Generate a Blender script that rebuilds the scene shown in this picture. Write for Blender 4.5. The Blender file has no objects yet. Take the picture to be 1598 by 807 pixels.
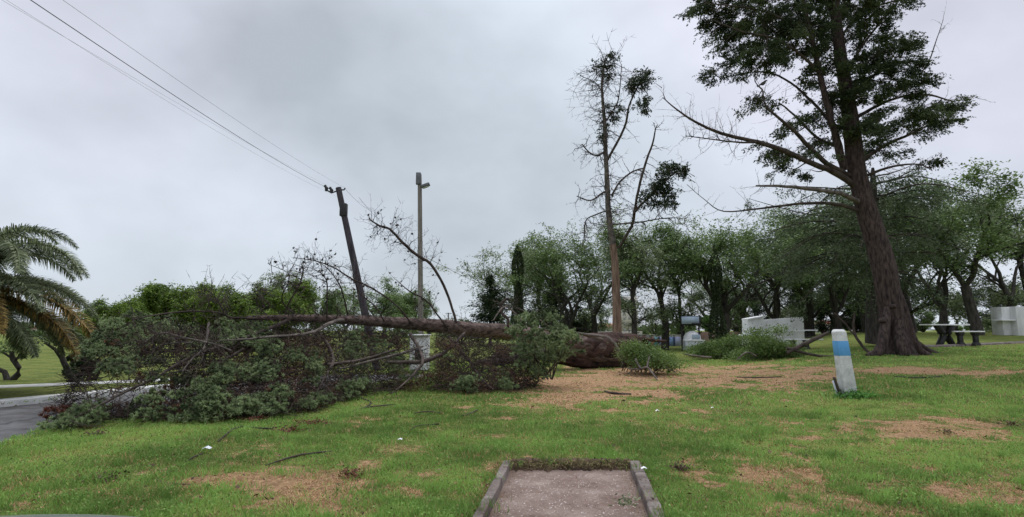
import bpy, math, random
import numpy as np
from mathutils import Vector
R = math.radians
PI = math.pi
sc = bpy.context.scene
col = sc.collection

# ------------------------------------------------------------------ camera, sky, sun
W, H, F = 1598.0, 807.0, 900.0
CAMH = 1.5
PITCH = math.atan(112 / F)
cam_d = bpy.data.cameras.new('camera')
cam_d.sensor_width = 36
cam_d.lens = 36 * F / W
cam_d.clip_start = 0.05
cam_d.clip_end = 4000
cam = bpy.data.objects.new('camera', cam_d)
col.objects.link(cam)
cam.location = (0, 0, CAMH)
cam.rotation_euler = (PI / 2 + PITCH, 0, 0)
sc.camera = cam

world = bpy.data.worlds.new('World')
sc.world = world
world.use_nodes = True
nt = world.node_tree
nt.nodes.clear()
def N(t, tree=None, **kw):
    n = (tree or nt).nodes.new(t)
    for k, v in kw.items():
        setattr(n, k, v)
    return n
SUN_EL, SUN_ROT = R(62), R(20)
wo = N('ShaderNodeOutputWorld'); bg = N('ShaderNodeBackground')
bg.inputs['Strength'].default_value = 0.1
sky = N('ShaderNodeTexSky', sky_type='NISHITA')
sky.sun_disc = False; sky.sun_elevation = SUN_EL; sky.sun_rotation = SUN_ROT
tc = N('ShaderNodeTexCoord')
mp = N('ShaderNodeMapping'); mp.inputs['Scale'].default_value = (1.0, 1.0, 1.5); mp.inputs['Location'].default_value = (3.2, 1.7, 0.4)
nz = N('ShaderNodeTexNoise'); nz.inputs['Scale'].default_value = 1.9; nz.inputs['Detail'].default_value = 5; nz.inputs['Roughness'].default_value = 0.5
nz2 = N('ShaderNodeTexNoise'); nz2.inputs['Scale'].default_value = 0.9; nz2.inputs['Detail'].default_value = 2
cr = N('ShaderNodeValToRGB')
cr.color_ramp.elements[0].position = 0.32; cr.color_ramp.elements[0].color = (3.95, 4.12, 4.62, 1)
cr.color_ramp.elements[1].position = 0.68; cr.color_ramp.elements[1].color = (6.6, 6.8, 7.7, 1)
for e in cr.color_ramp.elements:
    c = e.color; e.color = (c[0] / 10, c[1] / 10, c[2] / 10, 1)
mr = N('ShaderNodeMapRange'); mr.inputs['From Min'].default_value = 0.5; mr.inputs['From Max'].default_value = 1.0
mr.inputs['To Min'].default_value = 11.3; mr.inputs['To Max'].default_value = 27.0
sep = N('ShaderNodeSeparateXYZ')
tcr = N('ShaderNodeValToRGB')
tcr.color_ramp.elements[0].position = 0.42; tcr.color_ramp.elements[0].color = (0.94, 1.0, 0.985, 1)
tcr.color_ramp.elements[1].position = 0.58; tcr.color_ramp.elements[1].color = (1.0, 0.985, 1.0, 1)
mu = N('ShaderNodeVectorMath', operation='MULTIPLY'); mu2 = N('ShaderNodeVectorMath', operation='MULTIPLY')
mx = N('ShaderNodeMix', data_type='RGBA'); mx.inputs['Factor'].default_value = 0.94
L = nt.links.new
L(tc.outputs['Generated'], mp.inputs['Vector']); L(mp.outputs['Vector'], nz.inputs['Vector']); L(mp.outputs['Vector'], nz2.inputs['Vector'])
L(nz.outputs['Fac'], cr.inputs['Fac']); L(nz2.outputs['Fac'], tcr.inputs['Fac'])
L(tc.outputs['Generated'], sep.inputs[0]); L(sep.outputs['Z'], mr.inputs['Value'])
L(cr.outputs['Color'], mu.inputs[0]); L(tcr.outputs['Color'], mu.inputs[1])
L(mu.outputs[0], mu2.inputs[0]); L(mr.outputs[0], mu2.inputs[1])
L(sky.outputs['Color'], mx.inputs[6]); L(mu2.outputs[0], mx.inputs[7])
L(mx.outputs[2], bg.inputs['Color']); L(bg.outputs[0], wo.inputs[0])

sun_d = bpy.data.lights.new('sun', 'SUN'); sun_d.energy = 1.5; sun_d.angle = R(24); sun_d.color = (1.0, 0.97, 0.92)
sun = bpy.data.objects.new('sun', sun_d); col.objects.link(sun)
sun.rotation_euler = (R(90) - SUN_EL, 0, PI - SUN_ROT)
sun.location = (0, 0, 60)
sc.view_settings.view_transform = 'Standard'; sc.view_settings.look = 'None'
sc.view_settings.exposure = 0.2; sc.view_settings.gamma = 1.0; sc.view_settings.use_curve_mapping = False
sc.cycles.max_bounces = 5; sc.cycles.diffuse_bounces = 3; sc.cycles.glossy_bounces = 2
sc.cycles.transmission_bounces = 3; sc.cycles.transparent_max_bounces = 4
sc.cycles.caustics_reflective = False; sc.cycles.caustics_refractive = False

# ------------------------------------------------------------------ helpers
rng = np.random.default_rng(7)
cp, sp = math.cos(PITCH), math.sin(PITCH)

def P(px, py, Y):
    """world point seen at photo pixel (px,py) at depth Y"""
    x = (px - W / 2) / F; z = (H / 2 - py) / F
    t = Y / (cp - z * sp)
    return np.array([x * t, Y, CAMH + t * (sp + z * cp)])

def smooth(a, b, v):
    t = np.clip((v - a) / (b - a), 0, 1)
    return t * t * (3 - 2 * t)

def hz(x, y):
    """terrain height: flat near the camera, a soft rise to the right further away"""
    x = np.asarray(x, float); y = np.asarray(y, float)
    s = smooth(0.30, 0.62, x / np.maximum(y, 1.0))
    r = 0.039 * np.clip(y - 12, 0, 33)
    r = r * smooth(11, 16, y)
    return r * s

def G(px, py):
    """terrain point seen at photo pixel"""
    lo, hi = 1.0, 400.0
    Y = 1.0
    while Y < 400:
        p = P(px, py, Y)
        if p[2] <= hz(p[0], p[1]):
            break
        Y *= 1.01
    p = P(px, py, Y); p[2] = float(hz(p[0], p[1]))
    return p

_t = np.random.default_rng(3).random((256, 256))
def vnoise(x, y, s):
    x = np.asarray(x) * s + 91.3; y = np.asarray(y) * s + 37.7
    xi = np.floor(x).astype(int); yi = np.floor(y).astype(int)
    fx = x - xi; fy = y - yi
    fx = fx * fx * (3 - 2 * fx); fy = fy * fy * (3 - 2 * fy)
    a = _t[xi % 256, yi % 256]; b = _t[(xi + 1) % 256, yi % 256]
    c = _t[xi % 256, (yi + 1) % 256]; d = _t[(xi + 1) % 256, (yi + 1) % 256]
    return (a * (1 - fx) + b * fx) * (1 - fy) + (c * (1 - fx) + d * fx) * fy
def fbm(x, y, s, o=4):
    v = 0; a = 0.5; tot = 0
    for i in range(o):
        v = v + a * vnoise(x + 17 * i, y - 9 * i, s); tot += a
        s *= 2.1; a *= 0.55
    return v / tot

def tag(o, label=None, cat=None, group=None, kind=None):
    if label: o['label'] = label
    if cat: o['category'] = cat
    if group: o['group'] = group
    if kind: o['kind'] = kind
    return o

def empty(name, loc=(0, 0, 0), label=None, cat=None, group=None):
    o = bpy.data.objects.new(name, None); col.objects.link(o)
    o.location = tuple(float(v) for v in loc); o.empty_display_size = 0.3
    return tag(o, label, cat, group)

class M:
    """collects quads and tris with a tint value per face"""
    def __init__(s):
        s.v = []; s.n = 0; s.q = []; s.t = []; s.qt = []; s.tt = []
    def add(s, V, Q=None, T=None, tint=0.5):
        V = np.asarray(V, float).reshape(-1, 3)
        for arr, lst, tl in ((Q, s.q, s.qt), (T, s.t, s.tt)):
            if arr is not None and len(arr):
                a = np.asarray(arr, int)
                lst.append(a + s.n)
                tl.append(np.broadcast_to(np.asarray(tint, float), (len(a),)) if np.ndim(tint) == 0 or len(tint) == len(a) else np.resize(tint, len(a)))
        s.v.append(V); s.n += len(V)
        return s
    def build(s, name, mat, parent=None, origin=(0, 0, 0), smooth_=False):
        V = np.concatenate(s.v) if s.v else np.zeros((0, 3))
        V = V - np.asarray(origin, float)
        q = np.concatenate(s.q) if s.q else np.zeros((0, 4), int)
        t = np.concatenate(s.t) if s.t else np.zeros((0, 3), int)
        me = bpy.data.meshes.new(name)
        me.vertices.add(len(V)); me.vertices.foreach_set('co', V.astype(np.float32).ravel())
        nl = len(q) * 4 + len(t) * 3
        me.loops.add(nl); me.loops.foreach_set('vertex_index', np.concatenate([q.ravel(), t.ravel()]).astype(np.int32))
        me.polygons.add(len(q) + len(t))
        st = np.concatenate([np.arange(len(q)) * 4, len(q) * 4 + np.arange(len(t)) * 3]).astype(np.int32)
        me.polygons.foreach_set('loop_start', st)
        at = me.attributes.new('tint', 'FLOAT', 'FACE')
        tv = np.concatenate(s.qt + s.tt) if (s.qt or s.tt) else np.zeros(0)
        at.data.foreach_set('value', tv.astype(np.float32))
        if smooth_:
            me.polygons.foreach_set('use_smooth', np.ones(len(q) + len(t), bool))
        me.update(calc_edges=True); me.validate()
        me.materials.append(mat)
        o = bpy.data.objects.new(name, me); col.objects.link(o)
        if parent: o.parent = parent
        return o
    def xf(s, mtx):
        for i, v in enumerate(s.v):
            s.v[i] = v @ np.asarray(mtx)[:3, :3].T + np.asarray(mtx)[:3, 3]
        return s

def tube(m, pts, rad, k=6, cap=True, rough=0.0, tint=0.5, rg=None):
    pts = np.asarray(pts, float); n = len(pts)
    rad = np.broadcast_to(np.asarray(rad, float), (n,))
    tg = np.gradient(pts, axis=0); tg /= np.linalg.norm(tg, axis=1)[:, None] + 1e-9
    ref = np.array([0, 0, 1.0]) if abs(tg[0][2]) < 0.9 else np.array([1.0, 0, 0])
    u = ref - tg * (tg @ ref)[:, None]
    bad = np.linalg.norm(u, axis=1) < 1e-3
    u[bad] = [0, 1, 0]
    u /= np.linalg.norm(u, axis=1)[:, None]
    w = np.cross(tg, u)
    a = np.arange(k) * 2 * PI / k
    rr = rad[:, None] * np.ones((1, k))
    if rough:
        g = rg or rng
        rr = rr * (1 + rough * g.normal(size=(1, k)) * 0.8 + rough * g.normal(size=(n, k)) * 0.6)
    V = pts[:, None, :] + rr[..., None] * (np.cos(a)[None, :, None] * u[:, None, :] + np.sin(a)[None, :, None] * w[:, None, :])
    V = V.reshape(-1, 3)
    i = np.arange(n - 1)[:, None] * k; j = np.arange(k)[None, :]; j2 = (j + 1) % k
    Q = np.stack([i + j, i + j2, i + k + j2, i + k + j], -1).reshape(-1, 4)
    m.add(V, Q=Q, tint=tint)
    if cap:
        for b, p, fl in ((0, pts[0], 1), ((n - 1) * k, pts[-1], 0)):
            vv = np.vstack([V[b:b + k], p[None]])
            tt = np.array([[jj, (jj + 1) % k, k] if not fl else [(jj + 1) % k, jj, k] for jj in range(k)])
            m.add(vv, T=tt, tint=tint)
    return m

def sticks(m, A, B, ra, rb, tint=0.5):
    """many 3-sided straight sticks at once"""
    A = np.asarray(A, float); B = np.asarray(B, float); n = len(A)
    if n == 0: return m
    d = B - A; d /= np.linalg.norm(d, axis=1)[:, None] + 1e-9
    ref = np.where(np.abs(d[:, 2:3]) < 0.9, np.array([[0, 0, 1.0]]), np.array([[1.0, 0, 0]]))
    u = np.cross(d, ref); u /= np.linalg.norm(u, axis=1)[:, None] + 1e-9
    w = np.cross(d, u)
    ra = np.broadcast_to(ra, (n,)); rb = np.broadcast_to(rb, (n,))
    V = np.zeros((n, 6, 3))
    for i in range(3):
        c, s_ = math.cos(2 * PI * i / 3), math.sin(2 * PI * i / 3)
        V[:, i] = A + ra[:, None] * (c * u + s_ * w)
        V[:, 3 + i] = B + rb[:, None] * (c * u + s_ * w)
    base = np.arange(n)[:, None] * 6
    Q = np.concatenate([base + np.array([[i, (i + 1) % 3, 3 + (i + 1) % 3, 3 + i]]) for i in range(3)])
    m.add(V.reshape(-1, 3), Q=Q, tint=tint if np.ndim(tint) == 0 else np.tile(tint, 3))
    return m

def unit(n, g=None):
    v = (g or rng).normal(size=(n, 3)); return v / (np.linalg.norm(v, axis=1)[:, None] + 1e-9)

def leaves(m, C, size, aspect=0.5, flat=0.0, dirs=None, tint=None, g=None):
    """leaf shaped quads at C; flat pushes leaf normals upward"""
    g = g or rng
    C = np.asarray(C, float); n = len(C)
    if n == 0: return m
    nn = unit(n, g); nn[:, 2] = np.abs(nn[:, 2]) + flat
    nn /= np.linalg.norm(nn, axis=1)[:, None]
    d = unit(n, g) if dirs is None else np.asarray(dirs, float) + 0.35 * unit(n, g)
    u = d - nn * np.sum(d * nn, axis=1)[:, None]; u /= np.linalg.norm(u, axis=1)[:, None] + 1e-9
    w = np.cross(nn, u)
    s_ = (size * g.uniform(0.6, 1.35, n))[:, None]
    V = np.stack([C - u * s_ * 0.5, C + w * s_ * aspect * 0.5 + u * s_ * 0.05, C + u * s_ * 0.5, C - w * s_ * aspect * 0.5 + u * s_ * 0.05], 1)
    Q = np.arange(n * 4).reshape(n, 4)
    if tint is None: tint = g.random(n)
    m.add(V.reshape(-1, 3), Q=Q, tint=tint)
    return m

def sprays(m, C, k, nl, Ls, jit, size, aspect, g, dirs=None, tint=None, flat=.3, droop=.1):
    """k leafy sprays at every C: nl leaves strung along a short line of length Ls"""
    C = np.asarray(C, float)
    if len(C) == 0: return m
    Cr = np.repeat(C, k, 0); D = unit(len(Cr), g) * [1, 1, .6]
    if dirs is not None: D = D * .6 + np.repeat(np.asarray(dirs, float), k, 0)
    D = D + [0, 0, -droop]; D /= np.linalg.norm(D, axis=1)[:, None]
    t0 = np.repeat(tint if tint is not None else g.random(len(C)), k * nl)
    tt = g.random(len(Cr) * nl); Dl = np.repeat(D, nl, 0)
    Q = np.repeat(Cr, nl, 0) + Dl * (tt * Ls)[:, None] + [0, 0, -1] * (droop * Ls * tt * tt)[:, None] + g.normal(0, 1, (len(tt), 3)) * (jit * (1.25 - tt))[:, None]
    return leaves(m, Q, size, aspect, flat=flat, dirs=Dl + unit(len(tt), g) * .7, tint=np.clip(t0 * .5 + g.random(len(tt)) * .5, 0, 1), g=g)

def ribbed(m, pts, rad, k, ridge, g, flare=0.0, fl_h=1.2, nl=6, origin_z=0.0, tint=.5):
    """trunk with persistent vertical ridges and a lobed flare near the ground"""
    n = len(pts); w = g.normal(0, 1, k); rows = []
    for i in range(n):
        w = w * .93 + g.normal(0, .36, k); rows.append(w * .55 + .45 * np.roll(w, 1))
    Wn = np.array(rows); m2 = M(); tube(m2, pts, rad, k)
    V = m2.v[0].reshape(n, k, 3); c = np.asarray(pts)[:, None, :]; a = np.arange(k) * 2 * PI / k
    ph = g.uniform(0, 6)
    mul = 1 + ridge * Wn
    if flare:
        h = np.clip(np.asarray(pts)[:, 2] - origin_z, 0, None); A_ = flare * np.exp(-h / fl_h)
        lob = .5 + .5 * np.cos(nl * a + ph + .8 * np.sin(2 * a)); lob = lob * (.6 + .4 * np.sin(a * 1.7 + 1) ** 2)
        mul = mul + A_[:, None] * lob[None, :] * 1.3 + (A_ * .2)[:, None]
    V = c + (V - c) * mul[..., None]
    m2.v[0] = V.reshape(-1, 3)
    m.v += m2.v[:1]; m.q += [m2.q[0] + m.n]; m.qt += m2.qt[:1]; m.n += n * k
    for b, e, fl in ((0, 0, 1), ((n - 1) * k, n - 1, 0)):
        ring = V[e]; m.add(np.vstack([ring, np.asarray(pts)[e][None]]), T=[[(j + 1) % k, j, k] if fl else [j, (j + 1) % k, k] for j in range(k)])
    return m

def spikes(m, C, D, length, width, tint=None, g=None):
    """thin triangles from C along D (needles, grass blades)"""
    g = g or rng
    C = np.asarray(C, float); n = len(C)
    if n == 0: return m
    side = np.cross(D, unit(n, g)); side /= np.linalg.norm(side, axis=1)[:, None] + 1e-9
    width = np.broadcast_to(width, (n,))[:, None]; length = np.broadcast_to(length, (n,))[:, None]
    V = np.stack([C - side * width * 0.5, C + side * width * 0.5, C + D * length], 1)
    T = np.arange(n * 3).reshape(n, 3)
    if tint is None: tint = g.random(n)
    m.add(V.reshape(-1, 3), T=T, tint=tint)
    return m

def box(m, c, s, rz=0.0, tilt=None, tint=0.5, taper=1.0):
    x, y, z = [v / 2 for v in s]
    V = np.array([[-x, -y, -z], [x, -y, -z], [x, y, -z], [-x, y, -z],
                  [-x * taper, -y * taper, z], [x * taper, -y * taper, z], [x * taper, y * taper, z], [-x * taper, y * taper, z]])
    if tilt is not None: V = V @ np.array(tilt).T
    ca, sa = math.cos(rz), math.sin(rz)
    V = V @ np.array([[ca, sa, 0], [-sa, ca, 0], [0, 0, 1]])
    V = V + np.asarray(c, float)
    Q = [[0, 3, 2, 1], [4, 5, 6, 7], [0, 1, 5, 4], [1, 2, 6, 5], [2, 3, 7, 6], [3, 0, 4, 7]]
    m.add(V, Q=Q, tint=tint)
    return m

def bevel(o, w=0.01, seg=2):
    b = o.modifiers.new('bevel', 'BEVEL'); b.width = w; b.segments = seg; b.limit_method = 'ANGLE'
    return o

# ------------------------------------------------------------------ materials
def mat(name, c1, c2=None, scale=5.0, rough=0.85, bump=0.0, bscale=20.0, stretch=(1, 1, 1), attr=False, detail=5,
        transl=0.0, metal=0.0, c3=None, coat=0.0):
    m = bpy.data.materials.new(name); m.use_nodes = True
    t = m.node_tree; t.nodes.clear(); Lk = t.links.new
    out = N('ShaderNodeOutputMaterial', t); pb = N('ShaderNodeBsdfPrincipled', t)
    pb.inputs['Roughness'].default_value = rough; pb.inputs['Metallic'].default_value = metal
    pb.inputs['Specular IOR Level'].default_value = 0.25
    if coat: pb.inputs['Coat Weight'].default_value = coat
    c2 = c2 or c1
    tcn = N('ShaderNodeTexCoord', t); mpn = N('ShaderNodeMapping', t); mpn.inputs['Scale'].default_value = stretch
    Lk(tcn.outputs['Object'], mpn.inputs['Vector'])
    no = N('ShaderNodeTexNoise', t); no.inputs['Scale'].default_value = scale; no.inputs['Detail'].default_value = detail; no.inputs['Roughness'].default_value = 0.62
    Lk(mpn.outputs[0], no.inputs['Vector'])
    r = N('ShaderNodeValToRGB', t)
    r.color_ramp.elements[0].position = 0.34; r.color_ramp.elements[0].color = (*c1, 1)
    r.color_ramp.elements[1].position = 0.66; r.color_ramp.elements[1].color = (*c2, 1)
    if c3:
        e = r.color_ramp.elements.new(0.8); e.color = (*c3, 1)
    if attr:
        an = N('ShaderNodeAttribute', t); an.attribute_name = 'tint'
        mm = N('ShaderNodeMath', t, operation='MULTIPLY_ADD'); mm.inputs[1].default_value = 0.45; mm.use_clamp = True
        m3 = N('ShaderNodeMath', t, operation='MULTIPLY'); m3.inputs[1].default_value = 0.6
        Lk(no.outputs['Fac'], m3.inputs[0]); Lk(m3.outputs[0], mm.inputs[2]); Lk(an.outputs['Fac'], mm.inputs[0]); Lk(mm.outputs[0], r.inputs['Fac'])
    else:
        Lk(no.outputs['Fac'], r.inputs['Fac'])
    Lk(r.outputs[0], pb.inputs['Base Color'])
    if bump:
        bn = N('ShaderNodeTexNoise', t); bn.inputs['Scale'].default_value = bscale; bn.inputs['Detail'].default_value = 6; bn.inputs['Roughness'].default_value = 0.65
        Lk(mpn.outputs[0], bn.inputs['Vector'])
        bb = N('ShaderNodeBump', t); bb.inputs['Strength'].default_value = min(1, bump); bb.inputs['Distance'].default_value = 0.05
        Lk(bn.outputs['Fac'], bb.inputs['Height']); Lk(bb.outputs[0], pb.inputs['Normal'])
    if transl:
        tr = N('ShaderNodeBsdfTranslucent', t); Lk(r.outputs[0], tr.inputs['Color'])
        ms = N('ShaderNodeMixShader', t); ms.inputs[0].default_value = transl
        Lk(pb.outputs[0], ms.inputs[1]); Lk(tr.outputs[0], ms.inputs[2]); Lk(ms.outputs[0], out.inputs[0])
    else:
        Lk(pb.outputs[0], out.inputs[0])
    return m

leaf = lambda n, a, b, s=0.6, c3=None: mat(n, a, b, scale=s, rough=0.6, attr=True, transl=0.3, c3=c3)
MT = dict(
    bark_red=mat('bark_red', (0.016, 0.012, 0.011), (0.105, 0.074, 0.066), 2.0, 0.95, 1.0, 5, (6, 6, 1.5), detail=8),
    bark_dead=mat('bark_dead', (0.10, 0.060, 0.045), (0.30, 0.20, 0.15), 2.0, 0.9, 0.7, 8, (4, 4, 0.5)),
    bark_log=mat('bark_log', (0.026, 0.017, 0.015), (0.23, 0.165, 0.14), 1.9, 0.9, 1.0, 12, (1.2, 3.2, 6)),
    bark_root=mat('bark_root', (0.010, 0.007, 0.006), (0.105, 0.060, 0.048), 1.7, 0.95, 1.0, 6, (1.0, 3, 3), detail=9),
    bark_dark=mat('bark_dark', (0.026, 0.023, 0.020), (0.085, 0.075, 0.064), 3, 0.95, 0.6, 9, (4, 4, 0.8)),
    twig=mat('twig', (0.030, 0.022, 0.019), (0.10, 0.078, 0.066), 3, 0.95),
    twig_brown=mat('twig_brown', (0.014, 0.010, 0.009), (0.075, 0.050, 0.042), 3, 0.95, attr=True),
    twig_grey=mat('twig_grey', (0.065, 0.055, 0.048), (0.19, 0.16, 0.14), 4, 0.95, 0.4),
    wood_raw=mat('wood_raw', (0.36, 0.22, 0.12), (0.55, 0.38, 0.24), 3, 0.9, 0.5, 20),
    needle=leaf('needle', (0.056, 0.082, 0.038), (0.32, 0.40, 0.195), 1.6, c3=(0.46, 0.54, 0.29)),
    needle_dead=leaf('needle_dead', (0.05, 0.026, 0.018), (0.20, 0.115, 0.07), 1.4),
    cypress=leaf('cypress', (0.024, 0.040, 0.020), (0.10, 0.132, 0.055), 0.35),
    pine_dark=leaf('pine_dark', (0.016, 0.028, 0.014), (0.065, 0.09, 0.04), 0.35),
    cedar=leaf('cedar', (0.036, 0.056, 0.028), (0.135, 0.18, 0.09), 0.5),
    park=leaf('park', (0.060, 0.10, 0.036), (0.22, 0.31, 0.11), 0.35),
    park_pale=leaf('park_pale', (0.085, 0.12, 0.055), (0.27, 0.33, 0.16), 0.35),
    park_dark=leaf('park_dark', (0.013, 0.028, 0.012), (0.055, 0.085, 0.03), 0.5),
    lime=leaf('lime', (0.06, 0.11, 0.018), (0.20, 0.29, 0.045), 0.3, c3=(0.27, 0.34, 0.06)),
    bright=leaf('bright', (0.06, 0.14, 0.02), (0.17, 0.34, 0.06), 0.5),
    brush=leaf('brush', (0.05, 0.085, 0.022), (0.165, 0.25, 0.06), 1.2),
    palm=leaf('palm', (0.055, 0.075, 0.034), (0.24, 0.28, 0.15), 1.0),
    palm_dry=leaf('palm_dry', (0.10, 0.065, 0.018), (0.36, 0.25, 0.07), 1.0),
    weed=leaf('weed', (0.045, 0.13, 0.02), (0.12, 0.30, 0.05), 1.0),
    concrete=mat('concrete', (0.13, 0.105, 0.095), (0.31, 0.265, 0.245), 5, 0.9, 0.7, 50, detail=9),
    concrete_lt=mat('concrete_lt', (0.42, 0.42, 0.41), (0.62, 0.62, 0.60), 3, 0.9, 0.3, 40),
    white=mat('white', (0.74, 0.74, 0.74), (0.86, 0.86, 0.86), 2.5, 0.75, 0.25, 14, detail=8),
    white_grill=mat('white_grill', (0.60, 0.60, 0.60), (0.84, 0.84, 0.84), 1.3, 0.8, 0.2, 14, (1, 1, .6), detail=10),
    soot=mat('soot', (0.02, 0.02, 0.02), (0.06, 0.055, 0.05), 4, 0.95),
    cyanp=mat('blue_paint', (0.10, 0.31, 0.60), (0.13, 0.37, 0.68), 4, 0.6, 0.2, 30),
    creosote=mat('creosote', (0.035, 0.030, 0.036), (0.085, 0.075, 0.085), 2.5, 0.85, 0.5, 12, (6, 6, 0.5)),
    polewood=mat('polewood', (0.15, 0.135, 0.12), (0.29, 0.265, 0.24), 2.5, 0.9, 0.5, 12, (8, 8, 0.4)),
    metal=mat('metal', (0.10, 0.105, 0.11), (0.17, 0.175, 0.18), 5, 0.5, metal=0.4),
    iron=mat('iron', (0.022, 0.022, 0.024), (0.045, 0.043, 0.042), 5, 0.6),
    wire=mat('wire', (0.085, 0.085, 0.09), (0.11, 0.11, 0.115), 5, 0.6),
    bluegrey=mat('bluegrey', (0.34, 0.42, 0.52), (0.42, 0.50, 0.60), 2, 0.6),
    greybin=mat('greybin', (0.55, 0.58, 0.64), (0.68, 0.70, 0.76), 3, 0.7),
    asphalt=mat('asphalt', (0.115, 0.115, 0.12), (0.185, 0.185, 0.19), 2.0, 0.85, 0.7, 90, detail=8),
    kerbwhite=mat('kerbwhite', (0.50, 0.50, 0.48), (0.68, 0.68, 0.66), 3, 0.85, 0.3, 40),
    carpaint=mat('carpaint', (0.36, 0.37, 0.39), (0.38, 0.39, 0.41), 2, 0.3, metal=0.8, coat=0.6),
    glass=mat('glass', (0.02, 0.025, 0.03), (0.025, 0.03, 0.035), 2, 0.08),
    pane=mat('window_pane', (0.26, 0.26, 0.27), (0.30, 0.30, 0.31), 1, 0.3),
    rubber=mat('rubber', (0.02, 0.02, 0.02), (0.035, 0.035, 0.035), 10, 0.9),
    lamp=mat('lamp_glass', (0.5, 0.5, 0.5), (0.6, 0.6, 0.6), 2, 0.15),
    beige=mat('beige', (0.50, 0.46, 0.42), (0.60, 0.56, 0.52), 0.3, 0.9),
    brick=mat('brick', (0.24, 0.15, 0.12), (0.36, 0.25, 0.21), 1.5, 0.9, 0.3, 20),
    roof=mat('roof', (0.28, 0.12, 0.08), (0.38, 0.18, 0.12), 2, 0.9),
    pebbled=mat('pebbled', (0.33, 0.23, 0.19), (0.53, 0.41, 0.355), 2.2, 0.9, 0.9, 130, detail=10),
    leafred=leaf('leaf_red', (0.06, 0.022, 0.014), (0.20, 0.075, 0.045), 2),
    soil=mat('soil', (0.06, 0.038, 0.026), (0.17, 0.11, 0.075), 8, 0.95, 0.9, 40),
    bird=mat('bird_feather', (0.03, 0.03, 0.035), (0.09, 0.09, 0.10), 20, 0.7),
    p_cyan=mat('paint_cyan', (0.28, 0.58, 0.74), (0.34, 0.64, 0.80), 3, 0.8),
    p_teal=mat('paint_teal', (0.26, 0.54, 0.64), (0.32, 0.60, 0.68), 3, 0.8),
    p_orange=mat('paint_orange', (0.72, 0.38, 0.28), (0.76, 0.44, 0.34), 3, 0.8),
    p_lilac=mat('paint_lilac', (0.52, 0.54, 0.80), (0.58, 0.60, 0.84), 3, 0.8),
    p_blue=mat('paint_blue', (0.30, 0.44, 0.80), (0.36, 0.50, 0.84), 3, 0.8),
    p_navy=mat('paint_navy', (0.05, 0.09, 0.22), (0.08, 0.13, 0.28), 3, 0.8),
)

def add_cracks(m_, scale, dark):
    t = m_.node_tree; Lk = t.links.new; pb = [n for n in t.nodes if n.type == 'BSDF_PRINCIPLED'][0]
    src = pb.inputs['Base Color'].links[0].from_socket; tcn = [n for n in t.nodes if n.type == 'TEX_COORD'][0]
    no = N('ShaderNodeTexNoise', t); no.inputs['Scale'].default_value = 3; no.inputs['Detail'].default_value = 6
    va = N('ShaderNodeVectorMath', t, operation='MULTIPLY_ADD'); va.inputs[1].default_value = (.55, .55, .55)
    vo = N('ShaderNodeTexVoronoi', t, feature='DISTANCE_TO_EDGE'); vo.inputs['Scale'].default_value = scale
    Lk(tcn.outputs['Object'], no.inputs['Vector']); Lk(no.outputs['Color'], va.inputs[0]); Lk(tcn.outputs['Object'], va.inputs[2]); Lk(va.outputs[0], vo.inputs['Vector'])
    r_ = N('ShaderNodeValToRGB', t); r_.color_ramp.elements[0].color = (dark, dark, dark, 1); r_.color_ramp.elements[0].position = .004; r_.color_ramp.elements[1].position = .014
    Lk(vo.outputs['Distance'], r_.inputs['Fac'])
    st = N('ShaderNodeTexNoise', t); st.inputs['Scale'].default_value = 1.7; st.inputs['Detail'].default_value = 9; st.inputs['Roughness'].default_value = .7; Lk(tcn.outputs['Object'], st.inputs['Vector'])
    r2_ = N('ShaderNodeValToRGB', t); r2_.color_ramp.elements[0].position = .36; r2_.color_ramp.elements[0].color = (.62, .56, .52, 1); r2_.color_ramp.elements[1].position = .56; Lk(st.outputs['Fac'], r2_.inputs['Fac'])
    a = N('ShaderNodeMix', t, data_type='RGBA', blend_type='MULTIPLY'); a.inputs['Factor'].default_value = 1; Lk(src, a.inputs[6]); Lk(r_.outputs[0], a.inputs[7])
    b_ = N('ShaderNodeMix', t, data_type='RGBA', blend_type='MULTIPLY'); b_.inputs['Factor'].default_value = 1; Lk(a.outputs[2], b_.inputs[6]); Lk(r2_.outputs[0], b_.inputs[7]); Lk(b_.outputs[2], pb.inputs['Base Color'])
add_cracks(MT['pebbled'], .35, .78); add_cracks(MT['concrete'], 1.3, .5); add_cracks(MT['asphalt'], .35, .5)

# ------------------------------------------------------------------ ground
# dry straw patches given as ground ellipses: (px, py, half width px, half height px, strength)
PATCH = [(900, 602, 120, 22, 1.1), (1010, 598, 160, 28, 1.1), (1150, 588, 170, 20, 1.1), (1270, 583, 100, 12, 1.0), (880, 618, 80, 12, .9), (850, 630, 60, 8, .7), (1420, 578, 110, 5, 1.1),
         (1540, 581, 90, 6, 1.0), (1435, 671, 145, 20, 1.2), (1510, 662, 80, 10, .8), (1215, 745, 75, 28, 1.0), (1270, 775, 80, 24, .9), (1180, 770, 40, 18, .5), (1390, 755, 50, 12, .45), (1540, 770, 100, 28, .95),
         (1570, 740, 50, 14, .5), (1400, 797, 90, 10, .6), (425, 752, 130, 30, 1.15), (330, 745, 70, 18, .8), (540, 790, 60, 14, .7), (575, 722, 26, 9, .8), (635, 770, 40, 10, .75),
         (620, 700, 50, 8, .5), (190, 725, 70, 10, .35), (220, 770, 80, 12, .35), (670, 742, 14, 8, .6), (520, 745, 40, 9, .5), (1190, 660, 70, 7, .45), (960, 655, 120, 7, .3), (860, 640, 60, 8, .4), (1100, 725, 60, 7, .3), (1130, 640, 90, 5, .3)]
_pe = []
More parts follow.
